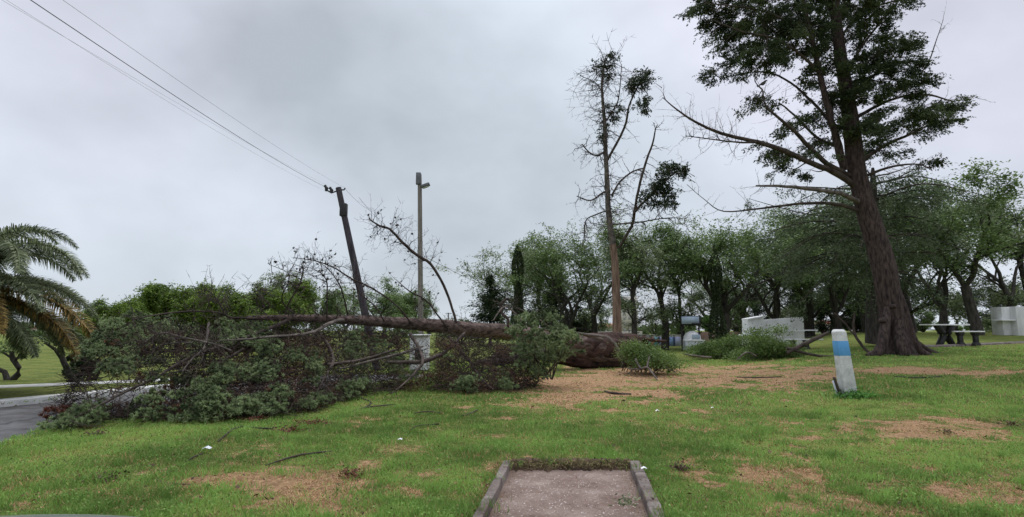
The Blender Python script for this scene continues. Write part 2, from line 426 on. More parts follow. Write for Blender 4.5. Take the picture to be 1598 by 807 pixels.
for (px, py, ax, ay, st) in PATCH:
    c = G(px, py); r = G(px + ax, py); n = G(px, py + ay); f = G(px, max(py - ay, 560))
    _pe.append((c[0], (n[1] + f[1]) / 2, abs(r[0] - c[0]), max(0.15, (f[1] - n[1]) / 2), st, c[0] / c[1]))
def litter(x, y):
    x = np.asarray(x, float); y = np.asarray(y, float)
    n1 = fbm(x, y, 1.3, 4); n2 = fbm(x + 40, y + 11, 5.0, 3)
    v = np.zeros_like(x)
    for (cx, cy, rx, ry, st, sl) in _pe:
        d = np.sqrt(((x - cx - sl * (y - cy)) / rx) ** 2 + ((y - cy) / ry) ** 2)
        v = np.maximum(v, .92 * st * (1 - smooth(0.35, 1.45, d + (n1 - 0.5) * 2.4 + (n2 - 0.5) * 1.8)))
    v = v + np.clip(n1 - 0.50, 0, 1) * 2.6 * smooth(18, 8, y) * np.clip((n2 - .38) * 4, 0, 1)
    near = smooth(12.5, 9.5, y)
    v = v * (1 - near * .5 * (1 - np.clip((fbm(x - 3, y + 8, 4.2, 3) - .34) * 5, 0, 1)))
    return np.clip(v, 0, 1)

# path: right of the image centre, runs away at slope 0.11
PS = 0.11
def path_uv(x, y): return x - PS * (y - 6.9), y
def in_path(x, y, m=0.0):
    u, v = path_uv(x, y)
    return (u > -0.02 - m) & (u < 1.37 + m) & (v < 6.86 + m)
# road: far kerb line and near verge edge
KX = lambda y: -10.6 + 0.446 * (y - 12.0)
def road_near(y):
    y = np.asarray(y, float)
    a = -6.75 - 0.30 * (y - 7.6)          # open verge corner
    a = np.where(y < 7.6, -6.75 + 0.25 * (7.6 - y), a)
    b = -7.35 + 0.446 * (y - 9.6)
    return np.where(y < 9.6, a, b)
def in_road(x, y, m=0.0):
    return (x > KX(y) + m) & (x < road_near(y) - m) & (y < 21 - m) & (y > -30)

def axis(segs):
    out = [segs[0][0]]
    for a, b, s_ in segs:
        n = max(1, int(round((b - a) / s_)))
        out += list(np.linspace(a, b, n + 1)[1:])
    return np.array(out)
xs = axis([(-1500, -400, 200), (-400, -100, 30), (-100, -40, 5), (-40, -16, 1), (-16, -8.5, .18), (-8.5, 9, .09), (9, 18, .22), (18, 50, 1), (50, 120, 5), (120, 400, 30), (400, 1500, 200)])
ys = axis([(-60, -6, 6), (-6, 3, .5), (3, 12, .09), (12, 20, .2), (20, 50, .6), (50, 120, 4), (120, 400, 30), (400, 2500, 300)])
X, Y_ = np.meshgrid(xs, ys)
Z = hz(X, Y_) + (fbm(X, Y_, 0.7, 3) - 0.5) * 0.05 * smooth(70, 30, Y_) * smooth(3, 5, Y_) + (fbm(X + 5, Y_, 3.5, 3) - 0.5) * 0.03 * smooth(25, 14, Y_) - 0.02
Z = np.where(in_path(X, Y_, 0.10), -0.28, Z)
u_, v_ = path_uv(X, Y_)
Z = np.where((u_ > -0.10) & (u_ < 1.45) & (v_ > 6.9) & (v_ < 7.05), 0.005, Z)
Z = np.where(in_road(X, Y_, -0.02), -0.30, Z)
Z = np.where((X < KX(Y_)) & (Y_ < 40), 0.03, Z)
m = M()
ny, nx = X.shape
idx = np.arange(ny * nx).reshape(ny, nx)
Q = np.stack([idx[:-1, :-1], idx[:-1, 1:], idx[1:, 1:], idx[1:, :-1]], -1).reshape(-1, 4)
cx = (X[:-1, :-1] + X[1:, 1:]) / 2; cy = (Y_[:-1, :-1] + Y_[1:, 1:]) / 2
m.add(np.stack([X, Y_, Z], -1).reshape(-1, 3), Q=Q, tint=litter(cx, cy).ravel())

def ground_mat():
    mm = bpy.data.materials.new('lawn'); mm.use_nodes = True
    t = mm.node_tree; t.nodes.clear(); Lk = t.links.new
    out = N('ShaderNodeOutputMaterial', t); pb = N('ShaderNodeBsdfPrincipled', t); pb.inputs['Roughness'].default_value = 0.95
    pb.inputs['Specular IOR Level'].default_value = 0.1
    tcn = N('ShaderNodeTexCoord', t)
    def noise(s_, d=5, r=0.6):
        n = N('ShaderNodeTexNoise', t); n.inputs['Scale'].default_value = s_; n.inputs['Detail'].default_value = d; n.inputs['Roughness'].default_value = r
        Lk(tcn.outputs['Object'], n.inputs['Vector']); return n
    def ramp(src, p0, c0, p1, c1):
        r = N('ShaderNodeValToRGB', t); r.color_ramp.elements[0].position = p0; r.color_ramp.elements[0].color = (*c0, 1)
        r.color_ramp.elements[1].position = p1; r.color_ramp.elements[1].color = (*c1, 1); Lk(src, r.inputs['Fac']); return r
    a = noise(1.1, 8, 0.7); b = noise(14, 8, 0.75)
    g1 = ramp(a.outputs['Fac'], .36, (0.10, 0.15, 0.034), .64, (0.24, 0.27, 0.075))
    g2 = ramp(b.outputs['Fac'], .35, (0.45, 0.45, 0.4), .66, (1.25, 1.2, 1.15))
    mul = N('ShaderNodeMix', t, data_type='RGBA', blend_type='MULTIPLY'); mul.inputs['Factor'].default_value = 1.0
    Lk(g1.outputs[0], mul.inputs[6]); Lk(g2.outputs[0], mul.inputs[7])
    s1 = ramp(b.outputs['Fac'], .33, (0.19, 0.11, 0.06), .62, (0.56, 0.35, 0.20))
    an = N('ShaderNodeAttribute', t); an.attribute_name = 'tint'
    c = noise(7, 6, 0.7)
    ad = N('ShaderNodeMath', t, operation='ADD'); sb = N('ShaderNodeMath', t, operation='SUBTRACT'); sb.inputs[1].default_value = 0.5
    Lk(c.outputs['Fac'], sb.inputs[0]); Lk(sb.outputs[0], ad.inputs[1]); Lk(an.outputs['Fac'], ad.inputs[0])
    fr = ramp(ad.outputs[0], .30, (0, 0, 0), .62, (1, 1, 1))
    mx_ = N('ShaderNodeMix', t, data_type='RGBA'); Lk(fr.outputs[0], mx_.inputs['Factor']); Lk(mul.outputs[2], mx_.inputs[6]); Lk(s1.outputs[0], mx_.inputs[7])
    Lk(mx_.outputs[2], pb.inputs['Base Color'])
    bb = N('ShaderNodeBump', t); bb.inputs['Strength'].default_value = 0.9; bb.inputs['Distance'].default_value = 0.06
    d = noise(30, 8, 0.8); Lk(d.outputs['Fac'], bb.inputs['Height']); Lk(bb.outputs[0], pb.inputs['Normal'])
    Lk(pb.outputs[0], out.inputs[0])
    return mm
g_ob = tag(m.build('ground', ground_mat(), smooth_=True), 'green lawn with dry straw coloured patches', None, None, 'structure')

# path slab
m = M()
yy = axis([(-3, 6.95, .15)]); uu = axis([(-0.03, 1.38, .14)])
U, V2 = np.meshgrid(uu, yy); XX = U + PS * (V2 - 6.9)
ZZ = -0.095 + (fbm(XX, V2, 2.0, 3) - 0.5) * 0.012
ZZ = np.where((V2 > 6.75), ZZ - 0.0 + 0.02, ZZ)
id2 = np.arange(U.size).reshape(U.shape)
m.add(np.stack([XX, V2, ZZ], -1).reshape(-1, 3), Q=np.stack([id2[:-1, :-1], id2[:-1, 1:], id2[1:, 1:], id2[1:, :-1]], -1).reshape(-1, 4))
tag(m.build('path', MT['pebbled'], smooth_=True), None, None, None, 'structure')
# pebbles showing on the worn path
m = M(); n = 2600
py_ = rng.uniform(4.3, 6.85, n); pu = rng.uniform(0.02, 1.33, n)
leaves(m, np.stack([pu + PS * (py_ - 6.9), py_, np.full(n, -0.086)], 1), 0.013, 0.8, flat=4)
tag(m.build('gravel', mat('pebble', (0.16, 0.12, 0.10), (0.66, 0.58, 0.54), 40, 0.9, attr=True)), 'pale pebbles set in the sunken path', None, None, 'stuff')
def strip(m, rows, z0, z1, w0, w1):
    """kerb: rows of (x,y), box profile from offset w0 to w1 along x"""
    n = len(rows); V = []
    for k, (x, y) in enumerate(rows):
        j = rng.normal(0, 0.004, 4)
        V += [[x + w0 + j[0], y, z0], [x + w0 + j[0], y, z1 + j[1]], [x + w1 + j[2], y, z1 + j[3]], [x + w1 + j[2], y, z0]]
    Q = []
    for k in range(n - 1):
        for a, b in ((0, 1), (1, 2), (2, 3)):
            Q.append([k * 4 + a, (k + 1) * 4 + a, (k + 1) * 4 + b, k * 4 + b])
    Q.append([0, 1, 2, 3]); Q.append([(n - 1) * 4 + i for i in (3, 2, 1, 0)])
    m.add(V, Q=Q)
for k, (off, a, b, lb) in enumerate(((0.0, -0.10, -0.01, 'worn concrete kerb along the left side of the sunken path'), (1.36, 0.0, 0.115, 'worn concrete kerb along the right side of the sunken path'))):
    m = M(); strip(m, [(off + PS * (y - 6.9) + 0.0, y) for y in np.arange(-3, 7.01, 0.22)], -0.3, 0.008, a, b)
    o = m.build('path_kerb', MT['concrete']); bevel(o, 0.012); tag(o, lb, 'kerb', 'kerbs of the sunken path')

# road
m = M(); Vv = []; Qv = []
ry = np.concatenate([np.arange(-30, 4, 2.0), np.arange(4, 21.1, 0.4)])
for y in ry:
    a, b = KX(y), float(road_near(y)) + 0.12 * math.sin(y * 3) + 0.05
    for s_ in range(7):
        Vv.append([a + (b - a) * s_ / 6, y, -0.075 + 0.03 * math.sin(PI * s_ / 6)])
for i in range(len(ry) - 1):
    for s_ in range(6):
        Qv.append([i * 7 + s_, i * 7 + s_ + 1, (i + 1) * 7 + s_ + 1, (i + 1) * 7 + s_])
m.add(Vv, Q=Qv)
tag(m.build('road', MT['asphalt'], smooth_=True), None, None, None, 'structure')
m = M(); strip(m, [(KX(y), y) for y in np.arange(-20, 16.6, 0.9)], -0.3, 0.06, -0.42, 0.0)
o = m.build('road_kerb', MT['kerbwhite']); bevel(o, 0.02); tag(o, 'broad white kerb along the far side of the grey road', 'kerb')
pa, pb_ = G(0, 608), G(185, 600)
d = (pb_ - pa) / np.linalg.norm(pb_ - pa); A = pa - d * 25; B = pb_ + d * 1.5; sd = np.array([-d[1], d[0], 0]) * 0.10
m = M(); m.add([A - sd + [0, 0, .04], B - sd + [0, 0, .04], B + sd + [0, 0, .09], A + sd + [0, 0, .09], A - sd - [0, 0, .1], B - sd - [0, 0, .1]], Q=[[0, 1, 2, 3], [4, 5, 1, 0]])
o = m.build('lawn_edging', MT['kerbwhite']); tag(o, 'thin pale concrete edging crossing the far lawn on the left', 'edging')

# grass blades
def blades(n, y0, y1, hmul, wmul, seed, xspan=None):
    g = np.random.default_rng(seed)
    u = g.random(n)
    y = np.exp(np.log(y0) + u * (np.log(y1) - np.log(y0)))
    x = g.uniform(-1.02, 1.02, n) * (y * 0.93 + 0.3)
    keep = ~in_path(x, y, 0.0) & ~in_road(x, y, 0.05) & (x > KX(y) + 0.0)
    uu_, vv_ = path_uv(x, y)
    onk = (((uu_ > -0.115) & (uu_ < 0.0)) | ((uu_ > 1.35) & (uu_ < 1.47))) & (vv_ < 7.0)
    inner = (uu_ > -0.04) & (uu_ < 1.41)
    keep &= ~(onk & (g.random(n) < np.where(inner, 0.93, 0.35)))
    x, y = x[keep], y[keep]
    li = litter(x, y)
    k2 = g.random(len(x)) > li * 0.2
    x, y, li = x[k2], y[k2], li[k2]
    cl = fbm(x + 7, y, 2.6, 3); n = len(x)
    h = (0.020 + 0.046 * np.clip((cl - 0.38) * 2.6, 0, 1)) * g.uniform(0.5, 1.5, n) * hmul * (1 - 0.55 * li)
    big = fbm(x - 31, y + 5, 0.5, 2)
    ang = g.uniform(0, 2 * PI, n); le = g.uniform(0.15, 1.1, n) + li * 0.9
    D = np.stack([np.cos(ang) * le, np.sin(ang) * le, np.ones(n)], 1); D /= np.linalg.norm(D, axis=1)[:, None]
    C = np.stack([x, y, hz(x, y) + (fbm(x, y, 0.7, 3) - 0.5) * 0.05 - 0.022 + (fbm(x + 5, y, 3.5, 3) - 0.5) * 0.03], 1)
    w = 0.0075 * wmul * (0.6 + y / 9.0) * g.uniform(0.6, 1.3, n)
    straw = g.random(n) < np.clip(li * 1.15 + 0.10, 0, 0.88)
    return C, D, h, w, straw, cl, big, g
mg = M(); ms_ = M()
for a in ((330000, 4.2, 12.0, 1.0, 1.0, 11), (130000, 12.0, 30.0, 1.3, 1.5, 12)):
    C, D, h, w, straw, cl, big, g = blades(*a)
    t_ = np.clip(g.random(len(C)) * 0.6 + (big - 0.5) * 1.6 + 0.2, 0, 1)
    spikes(mg, C[~straw], D[~straw], h[~straw] * 1.2, w[~straw], t_[~straw], g)
    spikes(ms_, C[straw], D[straw], h[straw] * 1.1, w[straw] * 0.8, None, g)
# clover-like small leaves in the lush spots
g = np.random.default_rng(5); n = 60000
y = np.exp(g.uniform(np.log(4.3), np.log(13), n)); x = g.uniform(-1, 1, n) * y * 0.93
n = 60000
ok = (~in_path(x, y, 0.12)) & ~in_road(x, y) & (x > KX(y)) & (fbm(x + 7, y, 2.6, 3) > 0.52) & (litter(x, y) < 0.3)
x, y = x[ok], y[ok]
leaves(mg, np.stack([x, y, 0.02 + g.uniform(0, .035, len(x))], 1), 0.022, 0.7, flat=.3, tint=g.uniform(0, .45, len(x)), g=g)
for i in range(420):
    ty_ = math.exp(g.uniform(math.log(4.3), math.log(12))); tx_ = g.uniform(-1, 1) * ty_ * .93
    if in_path(tx_, ty_, .02) or in_road(tx_, ty_) or tx_ < KX(ty_) or litter(tx_, ty_) > .8: continue
    k = g.integers(30, 110); sz = g.uniform(.04, .13)
    C = np.stack([tx_ + g.normal(0, sz, k), ty_ + g.normal(0, sz, k), np.full(k, -.01)], 1); D = np.stack([g.normal(0, .55, k), g.normal(0, .55, k), np.ones(k)], 1); D /= np.linalg.norm(D, axis=1)[:, None]
    spikes(mg, C, D, g.uniform(.04, .11, k), .009, g.uniform(0, .5) + g.random(k) * .3, g)
grass_m = mat('grass_blade', (0.12, 0.21, 0.045), (0.34, 0.54, 0.13), scale=0.8, rough=0.7, attr=True, transl=0.3, c3=(0.44, 0.46, 0.15))
tag(mg.build('grass', grass_m), 'short uneven green grass covering the lawn', None, None, 'stuff')
straw_m = mat('straw_blade', (0.24, 0.14, 0.07), (0.68, 0.45, 0.25), scale=2, rough=0.8, attr=True, transl=0.1)
tag(ms_.build('dry_grass', straw_m), 'dry straw and pine needle litter lying over the lawn', None, None, 'stuff')
# clods and dark crumbs
m = M(); g = np.random.default_rng(9); n = 900
px = g.uniform(820, 1598, n); py = g.uniform(572, 640, n)
pts = np.array([G(a, b) for a, b in zip(px[:340], py[:340])]); li = litter(pts[:, 0], pts[:, 1])
pts = pts[li > 0.35]
leaves(m, pts[:150] + [0, 0, .02], 0.09, 0.5, flat=1.4, g=g)
n = 500; y = g.uniform(4.4, 12, n); x = g.uniform(-1, 1, n) * y * 0.9; ok = ~in_path(x, y) & ~in_road(x, y) & (litter(x, y) > .2)
leaves(m, np.stack([x, y, np.full(n, .02)], 1)[ok], 0.05, 0.6, flat=0.8, g=g)
tag(m.build('bark_litter', mat('bark_crumb', (0.04, 0.025, 0.018), (0.16, 0.10, 0.07), 5, .95, attr=True)), 'dark bark crumbs and clods scattered on the straw', None, None, 'stuff')
n = 2600; y = np.exp(g.uniform(np.log(4.3), np.log(16), n)); x = g.uniform(-1, 1, n) * y * 0.9; ok = ~in_path(x, y) & ~in_road(x, y) & (x > KX(y))
m = M(); leaves(m, np.stack([x, y, g.uniform(.01, .045, n)], 1)[ok], 0.028, 0.6, flat=0.6, g=g)
y = g.uniform(4.3, 6.85, 700); u = np.where(g.random(700) < .5, np.abs(g.normal(0, .07, 700)), 1.35 - np.abs(g.normal(0, .07, 700))); k_ = g.random(700) < .3; u[k_] = g.uniform(0, 1.35, k_.sum())
leaves(m, np.stack([u + PS * (y - 6.9), y, np.full(700, -.083)], 1), 0.016, 0.6, flat=2, g=g)
tag(m.build('leaf_litter', mat('leaf_litter', (0.05, 0.03, 0.018), (0.26, 0.17, 0.09), 5, .95, attr=True)), 'small dead leaves and dirt scattered over lawn and path', None, None, 'stuff')
# soil lip at the end of the path
m = M(); g = np.random.default_rng(21)
uu = np.linspace(-0.02, 1.37, 40)
rows = []
for k, (dy, z) in enumerate(((-0.10, -0.088), (-0.03, -0.055), (0.01, -0.01), (0.07, 0.012), (0.18, 0.0))):
    rows.append(np.stack([uu + PS * dy, 6.86 + dy + g.normal(0, 0.022, 40), z + g.normal(0, 0.006, 40)], 1))
V = np.concatenate(rows); id2 = np.arange(200).reshape(5, 40)
m.add(V, Q=np.stack([id2[:-1, :-1], id2[:-1, 1:], id2[1:, 1:], id2[1:, :-1]], -1).reshape(-1, 4))
tag(m.build('soil', MT['soil'], smooth_=True), None, None, None, 'structure')
m = M(); n = 2600
x = g.uniform(0.0, 1.36, n); C = np.stack([x, 6.86 + g.normal(0.03, 0.05, n), g.uniform(-0.06, 0.01, n)], 1)
D = np.stack([g.normal(0, .6, n), g.normal(-0.7, .4, n), g.normal(-0.1, .5, n)], 1); D /= np.linalg.norm(D, axis=1)[:, None]
spikes(m, C, D, g.uniform(.03, .075, n), 0.008, None, g)
tag(m.build('dry_grass', mat('lip_straw', (0.06, 0.06, 0.02), (0.30, 0.25, 0.12), 6, 0.9, attr=True)), 'drooping roots and grass hanging over the soil lip', None, None, 'stuff')

# ------------------------------------------------------------------ generic trees
def bendline(p, d, L_, n, g, wob=0.18, up=0.15):
    pts = [np.array(p, float)]; d = np.array(d, float)
    for i in range(n):
        d = d + g.normal(0, wob, 3) + np.array([0, 0, up]) * 0.3
        d /= np.linalg.norm(d)
        pts.append(pts[-1] + d * L_ / n)
    return np.array(pts), d

def grow(p, d, L_, r, lev, maxl, out, tips, g, up=0.15, nch=(3, 5), spread=0.8, ratio=0.62):
    n = 6 if lev == 0 else (5 if lev == 1 else 3)
    pts, dd = bendline(p, d, L_, n, g, 0.13 + 0.05 * lev, up)
    rad = np.linspace(r, r * 0.42, n + 1)
    out.append((pts, rad, lev))
    if lev >= maxl:
        for q in pts[1:]: tips.append(q)
        return
    k = g.integers(nch[0], nch[1] + 1)
    for i in range(k):
        t = g.uniform(0.12 if lev < 2 else .3, 1.0) if i else 1.0
        f = t * n; j = min(int(f), n - 1); q = pts[j] + (pts[j + 1] - pts[j]) * (f - j)
        base = pts[j + 1] - pts[j]; base /= np.linalg.norm(base)
        s_ = g.normal(size=3); s_ -= base * (s_ @ base); s_ /= np.linalg.norm(s_) + 1e-9
        nd = base + s_ * g.uniform(0.5, 1.1) * spread + np.array([0, 0, up * 0.4]); nd /= np.linalg.norm(nd)
        grow(q, nd, L_ * ratio * g.uniform(0.75, 1.15), rad[j] * 0.62, lev + 1, maxl, out, tips, g, up, nch, spread, ratio)

def tree_meshes(seed, Ht, rt, fork, nlead, lean=0.35, maxl=3, leaf_n=26, leaf_s=0.17, clump=0.45, spread=0.8, up=0.2, foliage='park', bark='bark_dark', skirt=False, nch=(3, 5)):
    g = np.random.default_rng(seed)
    out = []; tips = []
    tp, td = bendline((0, 0, -0.1), (g.normal(0, .06), g.normal(0, .06), 1), fork + 0.1, 4, g, 0.05, 0.3)
    out.append((tp, np.linspace(rt * 1.25, rt * 0.9, 5), 0))
    Lm = (Ht - fork) * 0.62
    for k in range(nlead):
        a = 2 * PI * (k + g.uniform(0, .5)) / nlead; l_ = lean * g.uniform(0.6, 1.3)
        grow(tp[-1], (math.cos(a) * l_, math.sin(a) * l_, 1.0), Lm, rt * 0.66, 0, maxl, out, tips, g, up, nch, spread)
    if skirt:
        for k in range(3):
            a = g.uniform(0, 2 * PI); grow(tp[2], (math.cos(a), math.sin(a), .5), Lm * .5, rt * .4, 1, maxl, out, tips, g, up, nch, spread)
    top = max(o[0][:, 2].max() for o in out)
    s_ = np.array([1, 1, 1.0]) * 1.0; s_[2] = (Ht - fork) / max(0.1, top - fork)
    def sc_(v):
        v = np.array(v, float); z = v[..., 2]; v[..., 2] = np.where(z > fork, fork + (z - fork) * s_[2], z); return v
    mt = M()
    for pts, rad, lev in out:
        tube(mt, sc_(pts), np.maximum(rad, 0.012), 8 if lev == 0 else (5 if lev == 1 else 3), cap=False, rough=0.06 if lev == 0 else 0, rg=g)
    tips = sc_(np.array(tips))
    mc = M()
    dens = g.uniform(0.2, 1.6, len(tips)); cnt = np.maximum(0, (leaf_n * dens)).astype(int)
    ks = np.maximum(0, np.round(cnt / 9.0 + g.uniform(-.4, .4, len(cnt)))).astype(int)
    C = np.repeat(tips, ks, axis=0); tn = np.repeat(g.random(len(tips)), ks)
    sprays(mc, C + g.normal(0, clump * .22, C.shape), 1, 9, clump * 1.6, .10, leaf_s, .5, g, tint=tn, flat=.5, droop=.25)
    t_ = mt.build('trunk', MT[bark], smooth_=True); c_ = mc.build('crown', MT[foliage])
    return t_, c_

def place(protos, name, x, y, label, cat, group, scale=1.0, rz=0.0, first={}):
    z = float(hz(x, y))
    o = empty(name, (x, y, z), label, cat, group)
    o.rotation_euler = (0, 0, rz); o.scale = scale if hasattr(scale, '__len__') else (scale,) * 3
    for p in protos:
        if p.name in first:
            c = p.copy(); col.objects.link(c)
        else:
            c = p; first[p.name] = 1
        c.parent = o
    return o

# park trees behind the lawn: prototypes
PT = [tree_meshes(101, 10, .20, 2.2, 3, .36, 3, 24, .15, .42, up=.18, foliage='park_pale', skirt=True),
      tree_meshes(102, 10, .22, 3.0, 2, .42, 3, 34, .155, .46, up=.2, foliage='park'),
      tree_meshes(103, 10, .20, 1.6, 4, .38, 3, 27, .155, .46, up=.18, foliage='park'),
      tree_meshes(104, 10, .26, 2.6, 3, .5, 3, 30, .155, .48, up=.18, foliage='park', skirt=True),
      tree_meshes(105, 10, .18, 4.0, 3, .34, 3, 22, .15, .42, up=.2, foliage='park_pale', skirt=True),
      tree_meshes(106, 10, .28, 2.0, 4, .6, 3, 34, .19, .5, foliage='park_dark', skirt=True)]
def ptree(k, px, Yd, top, label, sx=1.0, rz=0.0, name='park_tree', group='park trees in a belt behind the lawn'):
    p = P(px, 500, Yd); zg = float(hz(p[0], Yd)); zt = P(px, top, Yd)[2]
    s_ = (zt - zg) / 10.0
    return place(PT[k], name, p[0], Yd, label, 'tree', group, (s_ * sx * 1.2, s_ * sx * 1.2, s_), rz)
TREES = [
    (0, 815, 58, 378, 'airy park tree with sparse pale leaves, leftmost of the tall belt', 1.0, .3),
    (4, 850, 60, 362, 'thin open tree just right of the column cypress', .95, 1.9),
    (2, 884, 50, 350, 'many-stemmed leafy tree left of the bare tall pine trunk', 1.05, 2.2),
    (0, 928, 56, 338, 'sparse tree whose crown shows behind the bare tall pine trunk', 1.0, 4.1),
    (4, 990, 44, 345, 'dark straight trunk right beside the bare tall pine, leafy above', .95, .9),
    (1, 1036, 46, 340, 'tree with a clear V-shaped fork in front of the painted wall', 1.0, 0.15),
    (4, 1066, 52, 352, 'slender double-stemmed tree touching the grey sign panel', .7, 3.3),
    (3, 1127, 46, 342, 'ivy-dark forked tree between the sign panel and the white grill', 1.1, 5.0),
    (0, 1160, 60, 350, 'sparse tree seen above the left end of the white grill', 1.0, 2.6),
    (2, 1205, 52, 335, 'multi-stemmed tree directly behind the broad white grill', 1.1, 1.2),
    (3, 1262, 56, 318, 'dense leafy tree behind the right edge of the white grill', 1.05, 3.0),
    (2, 1310, 50, 330, 'dark-stemmed tree just left of the giant conifer trunk', 1.0, 4.4),
    (1, 1352, 60, 310, 'tree hidden mostly behind the giant conifer trunk', 1.0, 1.1),
    (3, 1420, 60, 300, 'leafy tree right behind the root flare of the giant conifer', 1.0, .4),
    (2, 1468, 44, 290, 'tree with dark twin stems above the picnic table', .95, .8),
    (1, 1524, 42, 272, 'spreading forked tree behind the concrete bench', 1.05, 1.35),
    (0, 1578, 48, 292, 'pale thin tree rising behind the right-hand grill', .9, 5.4),
    (4, 1625, 50, 285, 'tree at the far right edge of the lawn', 1.0, 2.0),
]
for k, px, Yd, top, lb, sx, rz in TREES: ptree(k, px, Yd, top, lb, sx, rz)
# darker second row
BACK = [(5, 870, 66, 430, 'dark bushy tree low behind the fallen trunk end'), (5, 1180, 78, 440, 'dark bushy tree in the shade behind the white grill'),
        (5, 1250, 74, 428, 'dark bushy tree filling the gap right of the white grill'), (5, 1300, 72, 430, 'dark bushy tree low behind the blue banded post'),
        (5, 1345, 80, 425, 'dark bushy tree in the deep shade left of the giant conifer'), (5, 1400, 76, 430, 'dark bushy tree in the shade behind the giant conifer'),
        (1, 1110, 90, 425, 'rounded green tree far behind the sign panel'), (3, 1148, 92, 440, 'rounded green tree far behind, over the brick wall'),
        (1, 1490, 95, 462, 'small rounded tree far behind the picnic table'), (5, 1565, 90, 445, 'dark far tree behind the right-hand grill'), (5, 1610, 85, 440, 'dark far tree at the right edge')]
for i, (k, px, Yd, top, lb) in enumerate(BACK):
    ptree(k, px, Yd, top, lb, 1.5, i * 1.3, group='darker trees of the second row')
# ivy column round the forked tree trunk and low bushes
def bush(name, px, Yd, wpx, top, label, foliage, seed, group=None, base=None, n=5000, s_=0.16, cat='bush'):
    g = np.random.default_rng(seed)
    c = P(px, 500, Yd); zg = float(hz(c[0], Yd)); zt = P(px, top, Yd)[2]
    rx = wpx / F * Yd; hgt = zt - zg
    k = 26; cc = []
    for i in range(k):
        a = g.uniform(0, 2 * PI); rr = math.sqrt(g.random()); z = g.uniform(0.15, 0.86)
        cc.append((math.cos(a) * rr * rx * (1 - .45 * z), math.sin(a) * rr * rx * .8 * (1 - .45 * z), z * hgt, g.uniform(.10, .2) * min(rx * 1.5, hgt * 1.4) * 1.15))
    cc = np.array(cc); ix = g.integers(0, k, n)
    C = cc[ix, :3] + unit(n, g) * (cc[ix, 3] * g.uniform(.55, 1.1, n))[:, None]
    C[:, 2] = np.maximum(C[:, 2], 0.04)
    o = empty(name, (c[0], Yd, zg), label, cat, group)
    m = M(); leaves(m, C, s_, .55, flat=.3, tint=np.clip(.5 * (ix % 7) / 7 + .5 * g.random(n), 0, 1), g=g); m.build('foliage', MT[foliage], o)
    m = M()
    for i in range(0, k, 2):
        e = cc[i, :3]; tube(m, [np.array([0, 0, -.05]), e * [.4, .4, .5], e], [.05 * hgt / 2, .03 * hgt / 2, .012], 4, cap=False)
    m.build('stem', MT['bark_dark'], o)
    return o
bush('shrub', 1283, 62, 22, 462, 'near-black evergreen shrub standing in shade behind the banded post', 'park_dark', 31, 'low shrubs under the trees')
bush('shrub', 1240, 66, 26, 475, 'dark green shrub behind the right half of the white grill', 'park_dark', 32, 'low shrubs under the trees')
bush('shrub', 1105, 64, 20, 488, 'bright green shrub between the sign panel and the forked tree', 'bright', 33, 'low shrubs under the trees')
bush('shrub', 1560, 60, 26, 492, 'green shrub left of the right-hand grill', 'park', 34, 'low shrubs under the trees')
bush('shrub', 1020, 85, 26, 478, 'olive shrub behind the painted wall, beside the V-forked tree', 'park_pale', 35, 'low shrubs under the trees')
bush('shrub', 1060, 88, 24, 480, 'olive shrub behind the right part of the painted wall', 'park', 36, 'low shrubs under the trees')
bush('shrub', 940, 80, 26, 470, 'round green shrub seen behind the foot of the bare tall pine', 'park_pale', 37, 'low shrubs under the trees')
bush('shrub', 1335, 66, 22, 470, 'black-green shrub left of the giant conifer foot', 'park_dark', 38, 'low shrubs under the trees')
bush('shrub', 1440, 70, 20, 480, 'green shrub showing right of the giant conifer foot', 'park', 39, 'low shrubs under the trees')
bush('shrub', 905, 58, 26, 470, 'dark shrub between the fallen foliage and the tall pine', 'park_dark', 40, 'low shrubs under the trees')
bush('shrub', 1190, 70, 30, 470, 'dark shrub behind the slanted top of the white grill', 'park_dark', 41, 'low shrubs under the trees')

# conifers right of the fallen crown
def conifer(name, px, Yd, top, wpx, label, seed, foliage, layers=16, col_=False, n=9000, s_=.2):
    g = np.random.default_rng(seed)
    c = P(px, 500, Yd); zg = float(hz(c[0], Yd)); hgt = P(px, top, Yd)[2] - zg; rx = wpx / F * Yd
    o = empty(name, (c[0], Yd, zg), label, 'tree')
    m = M(); tube(m, [(0, 0, -.1), (0, 0, hgt * .5), (0, 0, hgt * .97)], [.16, .10, .02], 6, cap=False)
    if col_:
        z = g.uniform(.06, 1, n) ** .9; a = g.uniform(0, 2 * PI, n)
        prof = rx * np.clip(np.minimum(1, (1 - z) * 3.5) ** .6 * (.75 + .3 * np.sin(z * 9)), .03, 2)
        rr = prof * g.uniform(.7, 1.05, n)
        C = np.stack([np.cos(a) * rr, np.sin(a) * rr, z * hgt], 1)
        mc = M(); leaves(mc, C, s_, .5, dirs=np.tile([0, 0, 1.0], (n, 1)), g=g)
    else:
        C = []; mc = M()
        for i in range(layers * 6):
            z = g.uniform(.08, .97); a = g.uniform(0, 2 * PI); ln = rx * (1.08 - z) * g.uniform(.6, 1.15)
            e = np.array([math.cos(a) * ln, math.sin(a) * ln, z * hgt + ln * g.uniform(.0, .35)])
            tube(m, [(0, 0, z * hgt), e * [.5, .5, 1] - [0, 0, .05], e], [.05, .03, .01], 3, cap=False)
            q = int(n / layers / 6); t = g.uniform(.25, 1.05, q)[:, None]
            C.append(np.array([0, 0, z * hgt]) * (1 - t) + e * t + g.normal(0, .20, (q, 3)) * [1, 1, .8])
        leaves(mc, np.concatenate(C), s_, .5, flat=.3, g=g)
    m.build('trunk', MT['bark_dark'], o, smooth_=True); mc.build('crown', MT[foliage], o)
conifer('conifer_tree', 765, 55, 428, 38, 'dark pointed conifer left of the column cypress', 51, 'park_dark')
